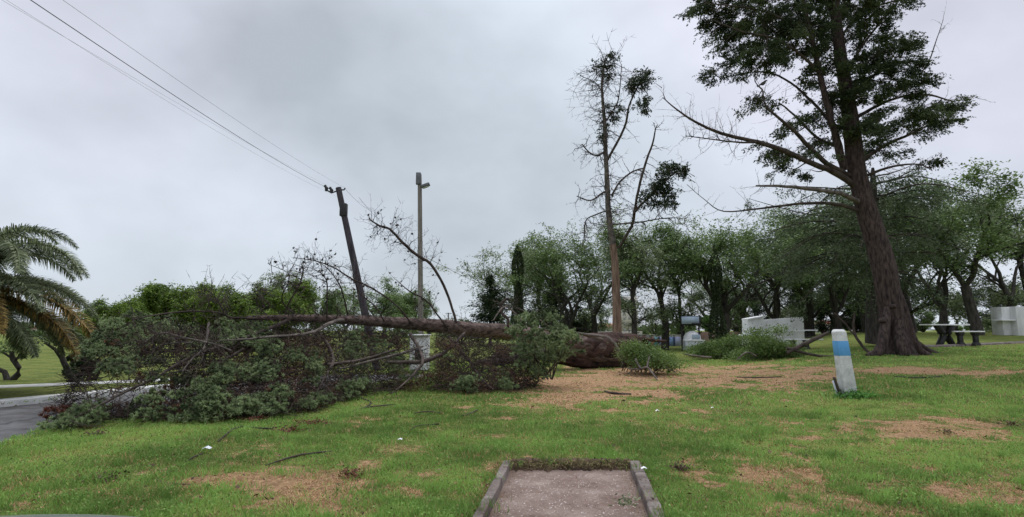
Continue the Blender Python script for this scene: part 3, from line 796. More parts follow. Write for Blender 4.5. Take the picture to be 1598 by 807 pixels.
conifer('conifer_tree', 868, 57, 398, 34, 'dark pointed conifer behind the standing foliage clump', 52, 'park_dark', n=7000)
conifer('column_cypress', 808, 48, 382, 12, 'tall narrow column cypress between two dark conifers', 53, 'cypress', col_=True, n=9000, s_=.17)
conifer('column_cypress', 1119, 44, 390, 13, 'narrow dark column cypress standing against the forked tree', 54, 'cypress', col_=True, n=7000, s_=.16)

# lime green low trees on the left and the far group by the poles
LT = [tree_meshes(201, 5, .2, 1.0, 4, 1.0, 3, 46, .16, .38, .9, .12, 'lime'), tree_meshes(202, 5, .2, 1.2, 5, .9, 3, 46, .16, .38, .9, .12, 'lime'),
      tree_meshes(203, 8, .25, 2, 4, .7, 3, 36, .2, .5, .8, .15, 'park'), tree_meshes(204, 8, .25, 2, 4, .5, 3, 15, .2, .4, .8, .15, 'park_pale')]
LOW = [(0, 175, 38, 468, 'lime green spreading tree leftmost behind the fallen crown', 1.0), (1, 225, 42, 447, 'lime green rounded tree, second from the left behind the fallen crown', 1.1),
       (0, 280, 45, 445, 'lime green spreading tree behind the grey fallen branches', 1.1), (1, 335, 43, 447, 'lime green tree behind the bare hooked branch', 1.1),
       (0, 390, 46, 448, 'lime green tree behind the thin end of the fallen trunk', 1.1), (1, 445, 50, 440, 'lime green tree behind the upright dead shoots', 1.1)]
for i, (k, px, Yd, top, lb, sx) in enumerate(LOW):
    p = P(px, 500, Yd); zt = P(px, top, Yd)[2]; s_ = zt / 5.0
    place(LT[k], 'round_tree', p[0], Yd, lb, 'tree', 'low lime green trees behind the fallen crown', (s_ * sx * 1.0, s_ * sx * 1.0, s_), i * 1.7)
for i, (k, px, Yd, top, lb, sx) in enumerate([(3, 432, 55, 418, 'loose-crowned taller tree poking above the lime green trees', .8), (2, 495, 60, 434, 'green tree just left of the leaning pole', .9),
        (2, 600, 75, 434, 'green tree between the leaning pole and the lamp post', 1.1), (2, 645, 78, 446, 'green tree right behind the lamp post', .8), (3, 540, 82, 462, 'low pale tree behind the foot of the leaning pole', 1)]):
    p = P(px, 500, Yd); zt = P(px, top, Yd)[2]; s_ = zt / 8.0
    place(LT[k], 'park_tree', p[0], Yd, lb, 'tree', 'trees behind the poles', (s_ * sx, s_ * sx, s_), i * 2.1)
for i, (px, Yd, w, top, lb) in enumerate([(150, 48, 60, 488, 'green bush at the left foot of the lime green trees'), (330, 55, 80, 478, 'broad low bush behind the middle of the fallen crown'), (480, 60, 80, 482, 'broad low bush behind the fallen trunk'), (620, 62, 90, 492, 'broad low bush behind the foot of the lamp post'), (720, 62, 50, 500, 'low bush left of the dark conifers')]):
    bush('bush', px, Yd, w, top, lb, 'park', 60 + i, 'bushes along the far side of the road', n=7000, s_=.2)
bush('shrub', 135, 17.5, 26, 548, 'rounded dark green shrub beside the left tip of the fallen crown', 'park_dark', 71, n=9000, s_=.07)
# far hedge line closing the horizon
for i, (px, Yd, w, top, lb) in enumerate([(60, 130, 70, 502, 'far grey-green hedge beyond the left field'), (200, 120, 110, 500, 'far hedge behind the lime green trees'), (700, 140, 90, 508, 'far hedge seen below the lamp post'), (1040, 130, 80, 505, 'far hedge behind the painted wall'), (1480, 150, 120, 500, 'far hedge behind the picnic table'), (-80, 120, 90, 500, 'far hedge at the left edge'), (1640, 140, 90, 500, 'far hedge at the right edge'), (880, 110, 90, 500, 'far hedge behind the root end of the fallen trunk'), (1250, 120, 130, 498, 'far hedge behind the white grill')]):
    bush('hedge', px, Yd, w, top, lb, 'park', 80 + i, 'far hedges along the horizon', n=4500, s_=.6, cat='hedge')

# crooked little tree and small dark tree under the palm (traced limbs)
def limb_tree(name, label, limbs, Y, clumps, foliage, bark, seed, n, s_, cl=.12, cat='tree'):
    g = np.random.default_rng(seed); b = P(limbs[0][0][0], limbs[0][0][1], Y)
    o = empty(name, (b[0], b[1], 0), label, cat)
    m = M()
    for L_ in limbs:
        pts = [P(a[0], a[1], Y + (a[3] if len(a) > 3 else 0)) - [b[0], b[1], 0] for a in L_]
        tube(m, pts, [a[2] / F * Y / 2 for a in L_], 7, rough=.1, rg=g)
    m.build('trunk', MT[bark], o, smooth_=True)
    m = M()
    for (px, py, rx, ry) in clumps:
        c = P(px, py, Y) - [b[0], b[1], 0]; k = int(n * rx * ry / 400)
        q = unit(k, g) * g.uniform(.2, 1, k)[:, None] ** .6 * [rx / F * Y, rx / F * Y, ry / F * Y] + c
        leaves(m, q, s_, .5, flat=.6, g=g)
        sticks(m if False else m, np.repeat(c[None], 0, 0), np.repeat(c[None], 0, 0), .01, .01)
    m.build('crown', MT[foliage], o)
    return o
limb_tree('crooked_tree', 'small crooked twin-stemmed tree with flat crown beneath the palm', [[(12, 594, 9), (7, 580, 7), (-8, 574, 6), (-25, 560, 4)], [(15, 596, 9), (28, 584, 8), (30, 574, 7), (20, 560, 7), (18, 548, 5)], [(22, 562, 5), (38, 552, 4), (50, 545, 2)], [(20, 560, 4), (5, 550, 3), (-8, 545, 2)]],
          17.5, [(10, 545, 26, 8), (38, 540, 24, 9), (-10, 548, 25, 8), (22, 535, 22, 6), (55, 546, 10, 6)], 'park', 'bark_dark', 91, 420, .09)
limb_tree('leaning_tree', 'small dark leaning tree behind the dry palm fronds', [[(122, 604, 13), (110, 585, 10), (98, 562, 9), (94, 540, 7), (92, 518, 5)], [(98, 562, 6), (86, 545, 5), (70, 535, 3)], [(94, 545, 5), (108, 530, 4), (118, 520, 3)]],
          16.5, [(92, 530, 30, 12), (120, 535, 20, 10), (70, 530, 22, 9), (118, 590, 14, 14), (108, 575, 10, 10)], 'park_dark', 'bark_dark', 92, 420, .08)

# ------------------------------------------------------------------ palm
pc = P(-60, 440, 13.0)
palm = empty('palm_tree', (pc[0], pc[1], 0.03), 'stout date palm with arching grey-green fronds at the left edge', 'palm tree')
m = M(); g = np.random.default_rng(300)
zt = pc[2]
tube(m, [(0, 0, -.1), (0, 0, zt * .4), (0, 0, zt * .8), (0, 0, zt + .1)], [.42, .36, .40, .30], 14, rough=.05)
for i in range(160):
    a = i * 2.4; z = .2 + (zt - .2) * i / 160
    A_ = np.array([math.cos(a) * .34, math.sin(a) * .34, z]); B_ = A_ + [math.cos(a) * .12, math.sin(a) * .12, .12]
    sticks(m, A_[None], B_[None], .06, .03)
m.build('trunk', MT['bark_dark'], palm)
def frond_mesh(seed, L_, el0, droop, matn, spark=1.0):
    g = np.random.default_rng(seed); n = 30
    t = np.linspace(0, 1, n); ang = el0 - droop * t ** 1.3
    dx = np.cos(ang); dz = np.sin(ang)
    xs_ = np.concatenate([[0], np.cumsum((dx[1:] + dx[:-1]) / 2)]) * L_ / n; zs_ = np.concatenate([[0], np.cumsum((dz[1:] + dz[:-1]) / 2)]) * L_ / n
    R_ = np.stack([xs_, .06 * np.sin(t * 3 + seed), zs_], 1)
    m = M(); tube(m, R_, np.linspace(.03, .006, n), 4, cap=False, tint=.9)
    k = 105; tt = np.linspace(.10, .99, k)
    C = np.stack([np.interp(tt, t, R_[:, j]) for j in range(3)], 1)
    T = np.stack([np.interp(tt, t, dx), np.zeros(k), np.interp(tt, t, dz)], 1)
    Nn = np.stack([-T[:, 2], np.zeros(k), T[:, 0]], 1)
    for sgn in (-1, 1):
        for lay in (0, 1):
            ln = L_ * .125 * np.sin(PI * np.clip(tt * .88 + .1, 0, 1)) ** .55 * g.uniform(.8, 1.15, k)
            D1 = T * .62 + np.array([0, sgn, 0]) * .8 + Nn * (.5 - .75 * lay) + g.normal(0, .10, (k, 3)); D1 /= np.linalg.norm(D1, axis=1)[:, None]
            mid = C + D1 * ln[:, None] * .55; end = mid + (D1 * .8 + np.array([0, 0, -.45]) * spark) * ln[:, None] * .5
            wv = np.cross(D1, Nn); wv /= np.linalg.norm(wv, axis=1)[:, None] + 1e-9; wv *= .011
            V = np.stack([C - wv, C + wv, mid + wv, mid - wv, end], 1).reshape(-1, 3); b_ = np.arange(k)[:, None] * 5
            m.add(V, Q=b_ + np.array([[0, 1, 2, 3]]), T=None, tint=g.random(k))
            m.add(np.stack([mid - wv, mid + wv, end], 1).reshape(-1, 3), T=np.arange(k * 3).reshape(k, 3), tint=g.random(k))
    return m.build('frond', MT[matn])
FP = [frond_mesh(1, 3.0, R(80), R(135), 'palm'), frond_mesh(2, 3.2, R(60), R(125), 'palm'), frond_mesh(3, 3.25, R(24), R(84), 'palm'), frond_mesh(4, 2.9, R(-4), R(58), 'palm'), frond_mesh(5, 3.3, R(10), R(78), 'palm_dry', .8)]
used = set(); k = 0
for ring, (pi, cnt, off) in enumerate(((0, 10, .2), (1, 15, .0), (2, 17, .13), (3, 14, .3), (4, 16, -.12))):
    for i in range(cnt):
        if ring == 4: pi = 4 if i in (0, 1, cnt - 1) else 3
        src = FP[pi]
        if pi in used: f = src.copy(); col.objects.link(f)
        else: f = src; used.add(pi)
        f.parent = palm; f.location = (0, 0, zt - .03 - .08 * ring)
        f.rotation_euler = (g.normal(0, .12), g.normal(0, .07), 2 * PI * i / cnt + off + g.normal(0, .08)); s_ = g.uniform(.88, 1.06); f.scale = (s_,) * 3
        if pi == 4: f['label'] = 'dry yellow-brown drooping frond'

# ------------------------------------------------------------------ poles and cables
def pole(name, base, top, r0, r1, mt, label, n=8):
    b = G(*base[:2]) if base[2] is None else np.append(P(base[0], base[1], base[2])[:2], 0)
    return b
# leaning pole
pb1 = P(590, 530, 22); pb1[2] = 0; pt1 = P(528, 293, 22)
e1 = empty('utility_pole', pb1, 'dark leaning utility pole pushed over by the fallen tree', 'utility pole')
dv = pt1 - pb1
m = M(); tube(m, [dv * -.05, dv * .33, dv * .66, dv], [.15, .14, .125, .11], 12, rough=.02); m.build('pole', MT['creosote'], e1, smooth_=True)
m = M(); q = P(535, 326, 22) - pb1; box(m, q + [.04, -.02, -.05], (.26, .24, .5), tilt=None); bevel(m.build('junction_box', MT['iron'], e1), .02)
m = M(); q = dv * .985
tube(m, [q, q + [-.28, 0, -.10], q + [-.50, -.02, .02]], [.03, .03, .03], 6); m.build('bracket', MT['iron'], e1)
for dx, dz in ((-.30, .02), (-.50, .10)):
    m = M(); tube(m, [q + [dx, 0, dz - .13], q + [dx + .02, 0, dz - .02], q + [dx - .02, 0, dz + .04], q + [dx - .06, 0, dz + .09]], [.05, .075, .05, .06], 8); m.build('insulator', MT['iron'], e1)
m = M(); tube(m, [q + [.06, 0, .02], q + [.20, 0, .02], q + [.24, 0, .10]], .03, 6); m.build('bracket', MT['iron'], e1)
# lamp post
pb2 = P(657, 560, 28); pb2[2] = 0; pt2 = P(655, 272, 28)
e2 = empty('lamp_post', pb2, 'upright pale wooden pole carrying a street lamp head', 'lamp post')
dv2 = pt2 - pb2
m = M(); tube(m, [dv2 * -.03, dv2 * .5, dv2 * .94, dv2], [.135, .12, .105, .09], 12, rough=.02); m.build('pole', MT['polewood'], e2, smooth_=True)
m = M(); q = P(654, 281, 28) - pb2; box(m, q + [-.02, -.08, .05], (.24, .16, .62)); bevel(m.build('ballast_box', MT['metal'], e2), .03)
m = M(); q = P(660, 291, 28) - pb2
ax = np.array([.42, -.1, .16]); ax /= np.linalg.norm(ax)
tl = np.array([[ax[0], 0, -ax[2]], [0, 1, 0], [ax[2], 0, ax[0]]])
box(m, q + [.16, -.2, 0], (.44, .28, .16), tilt=tl); bevel(m.build('lamp_head', MT['metal'], e2), .04, 3)
m = M(); box(m, q + [.18, -.2, -.09], (.30, .2, .03), tilt=tl); m.build('lamp_cover', MT['lamp'], e2)
m = M(); tube(m, [P(655, 292, 28) - pb2, q + [.02, -.18, -.02]], .035, 6); m.build('bracket', MT['iron'], e2)
for px, tp, Yd, lb in ((552, 455, 120, 'far thin utility pole seen left of the lamp post'), (700, 488, 170, 'tiny distant pole right of the lamp post')):
    b = P(px, 520, Yd); b[2] = 0; t_ = P(px, tp, Yd) - b
    e = empty('utility_pole', b, lb, 'utility pole')
    m = M(); tube(m, [(0, 0, -.2), t_ * .5, t_], [.2, .17, .14], 6); m.build('pole', MT['creosote'], e)
    m = M(); box(m, t_ * .97, (1.8, .12, .14)); m.build('crossarm', MT['creosote'], e)
def cable(A_, B_, r, sag, label, n=28):
    t = np.linspace(0, 1, n)[:, None]; pts = A_ * (1 - t) + B_ * t; pts[:, 2] -= (4 * sag * t * (1 - t))[:, 0]
    m = M(); tube(m, pts, r, 5, tint=.5); return tag(m.build('power_cable', MT['wire']), label, 'cable', 'overhead cables at the leaning pole')
hp = pb1 + dv * .985
def ext(pxa, pya, Ya, end, k, sagc=0.0):  # continue the line beyond the frame
    a = P(pxa, pya, Ya); e_ = a + (a - end) * k; e_[2] += sagc; return e_
c1 = hp + [-.50, -.02, .12]; c2 = hp + [-.30, 0, .12]; c3 = hp + [.0, 0, -.28]; c4 = hp + [.22, 0, .1]
cable(c1, ext(48, 0, 5.6, c1, .4, 0.251), .0055, .22, 'thick dark overhead cable running up to the left')
cable(c4, ext(98, 0, 6.2, c4, .4, 0.229), .0024, .20, 'thin overhead wire uppermost of the cable bundle')
cable(c3, ext(32, 14, 6.8, c3, .4, 0.320), .0017, .28, 'faint thin wire lowest of the cable bundle')
cable(c2, ext(30, 16, 6.0, c2, .4, 0.171), .0015, .15, 'faint thin wire just under the thick cable')
c5 = P(700, 440, 60)
cable(c4 + [0, 0, -.02], P(580, 330, 30), .005, .1, 'short wire from the leaning pole towards the broken bough', 10)
cable(P(560, 308, 24) , P(600, 350, 40), .006, .1, 'second short wire beyond the leaning pole', 10)
cable(P(662, 400, 28.2), P(830, 470, 75), .012, .4, 'faint wire running down from the lamp post to the right', 12)

# ------------------------------------------------------------------ generic traced wood
def trace(pts, default_Y):
    """pts: (px,py,width_px[,Y])"""
    Pn, Rn = [], []
    for a in pts:
        Yd = a[3] if len(a) > 3 else default_Y
        Pn.append(P(a[0], a[1], Yd)); Rn.append(max(a[2], .35) / F * Yd / 2 / math.sqrt(1 + ((a[0] - W / 2) / F) ** 2))
    return np.array(Pn), np.array(Rn)
def densify(pts, rad, k, wob, g):
    pts = np.asarray(pts); n = len(pts); t = np.linspace(0, n - 1, (n - 1) * k + 1)
    # catmull-rom
    out = []
    for s_ in t:
        i = min(int(s_), n - 2); f = s_ - i
        p0 = pts[max(i - 1, 0)]; p1 = pts[i]; p2 = pts[i + 1]; p3 = pts[min(i + 2, n - 1)]
        out.append(.5 * ((2 * p1) + (-p0 + p2) * f + (2 * p0 - 5 * p1 + 4 * p2 - p3) * f * f + (-p0 + 3 * p1 - 3 * p2 + p3) * f ** 3))
    out = np.array(out); rr = np.interp(t, np.arange(n), rad)
    w = g.normal(0, 1, out.shape) * (rr * wob)[:, None]; w[0] = 0
    return out + w, rr
def twigs_on(m, pts, rad, n, L_, g, r=.006, up=0.0, curl=.3, sub=2, gravity=0.0, away=None, t0=.15, cones=None):
    """curvy dead twigs along a limb, each with side twigs"""
    seg = len(pts) - 1; A0 = []; B0 = []; r0 = []; r1 = []
    for i in range(n):
        f = g.uniform(t0, 1) * seg; j = min(int(f), seg - 1); p = pts[j] + (pts[j + 1] - pts[j]) * (f - j)
        tg = pts[j + 1] - pts[j]; tg = tg / (np.linalg.norm(tg) + 1e-9)
        s_ = g.normal(size=3); s_ -= tg * (s_ @ tg); s_ /= np.linalg.norm(s_) + 1e-9
        d = tg * g.uniform(.1, .7) + s_ + np.array([0, 0, up]); d /= np.linalg.norm(d)
        ln = L_ * g.uniform(.35, 1.2); k = 4; q = p.copy(); rr = r * g.uniform(.7, 1.4)
        for s2 in range(k):
            d = d + g.normal(0, curl, 3) + np.array([0, 0, -gravity + up * .3]); d /= np.linalg.norm(d)
            e = q + d * ln / k
            A0.append(q); B0.append(e); r0.append(rr * (1 - s2 / (k + .5))); r1.append(rr * (1 - (s2 + 1) / (k + .5)))
            if cones is not None and g.random() < .25: cones.append(e + g.normal(0, .01, 3))
            for _ in range(sub):
                d3 = d + g.normal(0, .8, 3); d3 /= np.linalg.norm(d3); l3 = ln * g.uniform(.1, .3)
                A0.append(e); B0.append(e + d3 * l3); r0.append(rr * .45); r1.append(rr * .2)
            q = e
    sticks(m, np.array(A0), np.array(B0), np.array(r0), np.array(r1), tint=g.random(len(A0)))

def puff(mn, c, rad, g, n=240, ln=.07, wd=.012, sq=(1, 1, .75), tint0=None):
    """a rounded spray made of smaller separate needle tufts"""
    k = max(5, int(n / 19)); t0 = g.random() if tint0 is None else tint0
    d = unit(k, g); d[:, 2] = np.abs(d[:, 2]) * .9 - .25; d /= np.linalg.norm(d, axis=1)[:, None]
    cc = c + d * (rad * g.uniform(.35, 1.05, k))[:, None] * np.array(sq)
    q = 26; C = np.repeat(cc, q, 0); n2 = len(C); tk = np.repeat(g.random(k), q)
    D = unit(n2, g) + np.repeat(d, q, 0) * .9 + [0, 0, .25]; D /= np.linalg.norm(D, axis=1)[:, None]
    C = C + np.repeat(d, q, 0) * .01
    spikes(mn, C, D, g.uniform(.6, 1.25, n2) * ln * .78, wd * 2.3, np.clip(t0 * .5 + tk * .3 + g.random(n2) * .2, 0, 1), g)

# ------------------------------------------------------------------ fallen tree
FT = empty('fallen_tree', P(960, 560, 24) * [1, 1, 0], 'huge uprooted conifer lying across the lawn with blue-green foliage', 'fallen tree')
FO = np.array(FT.location)
g = np.random.default_rng(400)
pts, rad = trace([(985, 549, 34, 24.6), (960, 549, 41, 24.3), (925, 546, 42, 23.6), (885, 538, 34, 22.8), (850, 528, 24, 22.0), (800, 519, 22, 21), (740, 514, 21, 19.6), (700, 510, 20, 18.7), (640, 505, 17, 17.6), (580, 501, 15, 16.4), (520, 498, 12.5, 15.3), (450, 496, 10, 14), (385, 496, 6.5, 12.9)], 20)
pts2, rad2 = densify(pts, rad, 5, .03, g)
m = M(); ribbed(m, pts2 - FO, rad2, 26, .05, g); trunk_o = m.build('trunk', MT['bark_log'], FT, smooth_=True)
# root end: gnarled dark flare, splintered slabs
m = M()
for (lst) in ([(1000, 538, 30, 24.8), (960, 540, 52, 24.4), (915, 540, 52, 23.5), (870, 533, 36, 22.8)], [(995, 560, 16, 24.2), (950, 562, 22, 24.0), (905, 560, 26, 23.2), (860, 553, 22, 22.6)],
              [(1010, 530, 14, 25.2), (975, 530, 24, 25), (935, 528, 22, 24.2), (890, 525, 16, 23.4)]):
    p_, r_ = trace(lst, 24); p_, r_ = densify(p_ - [0, 0, .06], r_ * .86, 8, .05, g); ribbed(m, p_ - FO, r_, 26, .13, g)
for i in range(16):
    a = g.uniform(-1.2, 1.2); s0 = P(985 + g.normal(0, 14), 545 + g.normal(0, 14), 24.5)
    e0 = s0 + [g.uniform(.1, .9), g.normal(0, .6), g.uniform(-.5, .5)]; e0[2] = max(e0[2], .03)
    p_, r_ = densify([s0, (s0 + e0) / 2 + g.normal(0, .1, 3), e0], [.10, .06, .02], 3, .1, g); tube(m, p_ - FO, r_, 6, rg=g)
m.build('root_flare', MT['bark_root'], FT, smooth_=True)
m = M()
for lst in ([(742, 566, 4, 22), (775, 564, 10, 22.3), (815, 556, 16, 22.6), (850, 550, 18, 23)], [(760, 558, 3, 22.2), (800, 552, 9, 22.5), (845, 545, 12, 23)]):
    p_, r_ = trace(lst, 22); p_, r_ = densify(p_, r_, 4, .1, g); tube(m, p_ - FO, r_, 9, rough=.25, rg=g)
for i in range(26):
    s0 = P(830 + g.uniform(-40, 20), 556 + g.uniform(-8, 6), 22.5); sticks(m, [s0 - FO], [s0 - FO + [-g.uniform(.3, .9), -.1, g.uniform(-.25, .1)]], .03, .004)
m.build('broken_stub', MT['twig_grey'], FT, smooth_=False)
BR = [  # traced limbs of the fallen crown (px,py,width px,Y)
    ('twig', [(400, 497, 5, 13), (365, 496, 5, 12.6), (345, 489, 4.5, 12.3), (320, 486, 4, 12), (280, 487, 3.5, 11.6), (240, 492, 3, 11.3), (205, 499, 1.5, 11)]),
    ('twig', [(350, 490, 3, 12.3), (343, 475, 2.6, 12.2), (333, 460, 2.2, 12.1), (322, 452, 1.2, 12)]),
    ('twig', [(450, 500, 8, 13.8), (400, 520, 8, 12.8), (350, 538, 8, 11.8), (300, 556, 7.5, 11), (250, 585, 6.5, 10.4), (195, 612, 5.5, 9.9), (140, 640, 4, 9.4), (95, 662, 2, 8.9)]),
    ('twig_grey', [(326, 503, 4.5, 11.2), (323, 525, 5, 11), (318, 545, 5, 10.8), (300, 560, 4, 10.6), (285, 580, 2, 10.4)]),
    ('twig_grey', [(360, 547, 3, 11), (330, 536, 4, 10.9), (290, 528, 4.5, 10.8), (255, 520, 4.5, 10.7), (235, 528, 3.5, 10.6), (215, 545, 2, 10.5)]),
    ('twig_grey', [(300, 535, 3, 10.8), (262, 536, 3, 10.7), (238, 545, 2, 10.6)]),
    ('twig_grey', [(535, 500, 8, 14.8), (512, 505, 7.5, 14.2), (495, 517, 7, 13.7), (465, 523, 6, 13), (430, 525, 5, 12.4), (375, 530, 3.5, 11.6), (330, 532, 2, 11.2)]),
    ('twig', [(620, 545, 3, 14.6), (570, 560, 6, 13.8), (520, 568, 6, 13), (470, 572, 4, 12.2), (430, 580, 2, 11.6)]),
    ('twig_grey', [(660, 540, 3, 16), (625, 552, 5, 15), (570, 566, 5, 14), (530, 575, 3, 13)]),
    ('twig', [(725, 520, 5, 18.6), (700, 545, 7, 16.6), (672, 560, 8, 15.4), (640, 566, 7, 14.8), (605, 565, 4, 14.2)]),
    ('twig', [(380, 545, 6, 12), (330, 575, 6, 11.2), (290, 610, 5, 10.6), (250, 645, 3, 10)]),
    ('twig', [(440, 560, 6, 12.8), (400, 595, 5, 11.6), (380, 640, 3, 10.6)]),
    ('twig', [(500, 520, 6, 14.2), (520, 560, 6, 13.2), (500, 600, 4, 12), (480, 640, 2, 11)]),
    ('twig', [(640, 520, 6, 16.8), (660, 560, 6, 15), (640, 590, 4, 13.8), (610, 615, 2, 13)]),
    ('twig', [(700, 525, 6, 18), (730, 560, 6, 16), (750, 590, 4, 14.8), (770, 608, 2, 14)]),
    ('twig_grey', [(940, 530, 5, 22.6), (905, 521, 5, 22), (860, 516, 5, 21), (820, 505, 4, 20.4), (790, 478, 3, 20), (770, 500, 2, 19.6)]),
    ('twig_grey', [(905, 521, 4.5, 22), (945, 526, 5, 21.6), (962, 540, 5, 21.4), (972, 560, 4, 21.3), (970, 574, 3, 21.2)]),
    ('twig', [(790, 520, 4, 20.6), (793, 500, 5, 20.5), (783, 488, 5, 20.4), (782, 474, 4.5, 20.4), (793, 466, 4, 20.3), (796, 470, 2, 20.3)]),
    ('twig_grey', [(860, 512, 3, 20.8), (835, 495, 3.5, 20.6), (800, 478, 2.5, 20.4), (770, 470, 1, 20.2)]),
    ('twig', [(715, 512, 6.5, 18.9), (706, 482, 6, 18.6), (692, 445, 6.5, 18.3), (672, 412, 7, 18), (650, 397, 7.5, 17.8), (628, 378, 7, 17.5), (608, 358, 6, 17.2), (592, 352, 5, 17), (577, 343, 3, 16.8)]),
    ('twig', [(700, 515, 3.5, 18.4), (682, 490, 3.5, 18), (664, 468, 3.5, 17.6), (640, 455, 3, 17.2), (622, 440, 1.6, 16.9)]),
    ('twig', [(642, 505, 3.5, 17.4), (622, 480, 4, 17), (600, 462, 4, 16.6), (575, 447, 4.5, 16.2), (550, 436, 4, 15.8), (525, 420, 3.5, 15.4), (495, 408, 2.6, 15), (458, 402, 1.4, 14.6)]),
    ('twig', [(545, 500, 4, 15.8), (538, 470, 3.5, 15.4), (530, 445, 3.2, 15), (512, 420, 2.4, 14.8), (488, 404, 1.4, 14.6)]),
    ('twig', [(510, 500, 4, 15), (510, 465, 3.6, 14.8), (510, 440, 3.2, 14.7), (500, 425, 1.4, 14.6)]),
    ('twig', [(442, 497, 4, 14), (452, 470, 3.5, 13.8), (466, 448, 3.6, 13.7), (473, 422, 3.8, 13.6), (472, 415, 1.5, 13.6)]),
    ('twig', [(470, 498, 3.5, 14.4), (440, 470, 3, 14), (450, 440, 3, 13.8), (448, 425, 2, 13.6), (420, 413, 1.2, 13.4)]),
    ('twig', [(600, 502, 3.5, 16.6), (585, 478, 3, 16.4), (560, 455, 2.6, 16.2), (548, 420, 1.2, 16)]),
    ('twig', [(420, 496, 3, 13.6), (400, 472, 2.6, 13.4), (408, 450, 1.4, 13.2)]),
]
mtw = M(); cones = []
for i, (bm, lst) in enumerate(BR):
    p_, r_ = trace(lst, 14); p_, r_ = densify(p_, r_ * (.66 if i >= 18 else .85), 4, .2, g)
    m = M(); tube(m, p_ - FO, r_, 8, rough=.08, rg=g); m.build('branch', MT[bm], FT, smooth_=True)
    if i >= 18: twigs_on(mtw, p_ - FO, r_, 34 if i != 19 else 85, .6 if i != 19 else .8, g, .0075, up=.0, sub=2, curl=.34, cones=cones, t0=.3)
    elif i not in (15, 16, 17): twigs_on(mtw, p_ - FO, r_, 34, .7, g, .008, up=.1, sub=2, t0=.1)
twigs_on(mtw, (pts2 - FO)[30:], rad2[30:], 260, .6, g, .01, up=.0, sub=2, t0=.0)
mtw.build('twigs', MT['twig'], FT)['kind'] = 'stuff'
m = M(); cones = np.array(cones); cones = cones[g.random(len(cones)) < .35]
for s_ in range(3): leaves(m, cones + g.normal(0, .012, cones.shape), .065, .9, g=g)
m.build('cones', MT['twig'], FT)['kind'] = 'stuff'

# mound envelope: base line and top line in the photo as functions of px
bx = [55, 90, 140, 200, 280, 340, 400, 450, 500, 550, 620, 700, 760, 800, 840]
by = [672, 668, 660, 655, 656, 654, 646, 650, 636, 620, 608, 610, 612, 610, 604]
tx = [55, 90, 130, 160, 200, 260, 330, 400, 480, 560, 640, 720, 780, 840]
ty = [655, 640, 560, 500, 490, 492, 500, 502, 505, 505, 510, 515, 525, 545]
def mound(px, f, depth, g):
    """point in the mound: f 0 ground .. 1 top"""
    b = np.interp(px, bx, by); t = np.interp(px, tx, ty); yf = 1350 / (b - 515)
    py = b + (t - b) * f
    Yd = yf + depth + 3.2 * f ** 1.3 * np.interp(px, [60, 160, 400, 840], [.35, .8, 1, .8])
    return P(px, py, Yd)
# dead brown twig tangle filling the mound
mb = M(); n = 15000
A0 = np.zeros((n, 3)); B0 = np.zeros((n, 3)); px = g.uniform(95, 840, n)
wgt = np.interp(px, [95, 300, 520, 628, 636, 676, 684, 840], [.5, .8, 1, 1, .12, .12, 1, 1]); keep = g.random(n) < wgt; px = px[keep]; n = len(px)
f = g.uniform(.0, .92, n); k_ = (px > 265) | (f < .14) | (f > .5) | (g.random(n) < .22); px = px[k_]; f = f[k_]; n = len(px); dp = np.abs(g.normal(.35, .7, n))
A0 = np.array([mound(px[i], f[i], dp[i], g) for i in range(n)])
A0[:, 2] = np.maximum(A0[:, 2], .03)
d = unit(n, g); d[:, 2] *= .7; B0 = A0 + d * g.uniform(.12, .55, n)[:, None]; B0[:, 2] = np.maximum(B0[:, 2], .01)
sticks(mb, A0 - FO, B0 - FO, g.uniform(.004, .011, n), .003, tint=g.random(n))
mb.build('twigs', MT['twig_brown'], FT)['kind'] = 'stuff'
# dead needles hanging in the tangle
md = M(); n = 42000
px = 90 + 750 * g.random(n) ** .75; f = g.uniform(0, .85, n); dp = np.abs(g.normal(.35, .6, n))
cl = fbm(px * .02, f * 4 + 3, 1.0, 3); ok = (cl > .47) & ((px < 630) | (px > 680) | (f < .3)); px, f, dp = px[ok], f[ok], dp[ok]
C = np.array([mound(px[i], f[i], dp[i], g) for i in range(len(px))]); D = unit(len(px), g); D[:, 2] -= .3
C[:, 2] = np.maximum(C[:, 2], .02)
spikes(md, C - FO, D, g.uniform(.05, .13, len(C)), .013, None, g)
md.build('dead_needles', MT['needle_dead'], FT)['kind'] = 'stuff'
# living foliage puffs: zones (px, f-range, count, radius)
mn = M(); npuff = 0
def zone(px0, px1, f0, f1, cnt, r0=.13, r1=.26, dmax=.5, dens=330, ph=0.0):
    for i in range(cnt):
        for _ in range(12):
            px = g.uniform(px0, px1); f = g.uniform(f0, f1)
            if fbm(px * .045, f * 5.0 + 2, 1.0, 2) > .5: break
        c = mound(px, f, g.uniform(-.15, dmax), g); r = g.uniform(r0, r1); c[2] = max(c[2], r * .5)
        puff(mn, c - FO, r, g, int(dens * (r / .2) ** 1.6), .075, .012)
zone(66, 130, 0, .45, 24, .08, .14, .3); zone(100, 240, .0, .17, 44, .09, .17); zone(130, 215, .42, 1.0, 66, .13, .24, .7)
zone(215, 260, .5, .95, 26, .13, .24, .9); zone(235, 340, .0, .27, 34, .12, .22, .4); zone(230, 330, .3, .75, 26, .1, .2, 1.2)
zone(320, 460, .0, .98, 150, .15, .27, .4); zone(440, 545, .0, .7, 58, .13, .22, .6); zone(545, 620, .35, .85, 42, .12, .24, .5); zone(540, 600, .0, .25, 14, .1, .2, .4)
zone(620, 700, .1, .6, 10, .1, .18, .5); zone(700, 800, .0, .35, 26, .12, .22, .3); zone(250, 330, .75, 1.0, 16, .1, .2, 1.4)
mn.build('foliage', MT['needle'], FT)
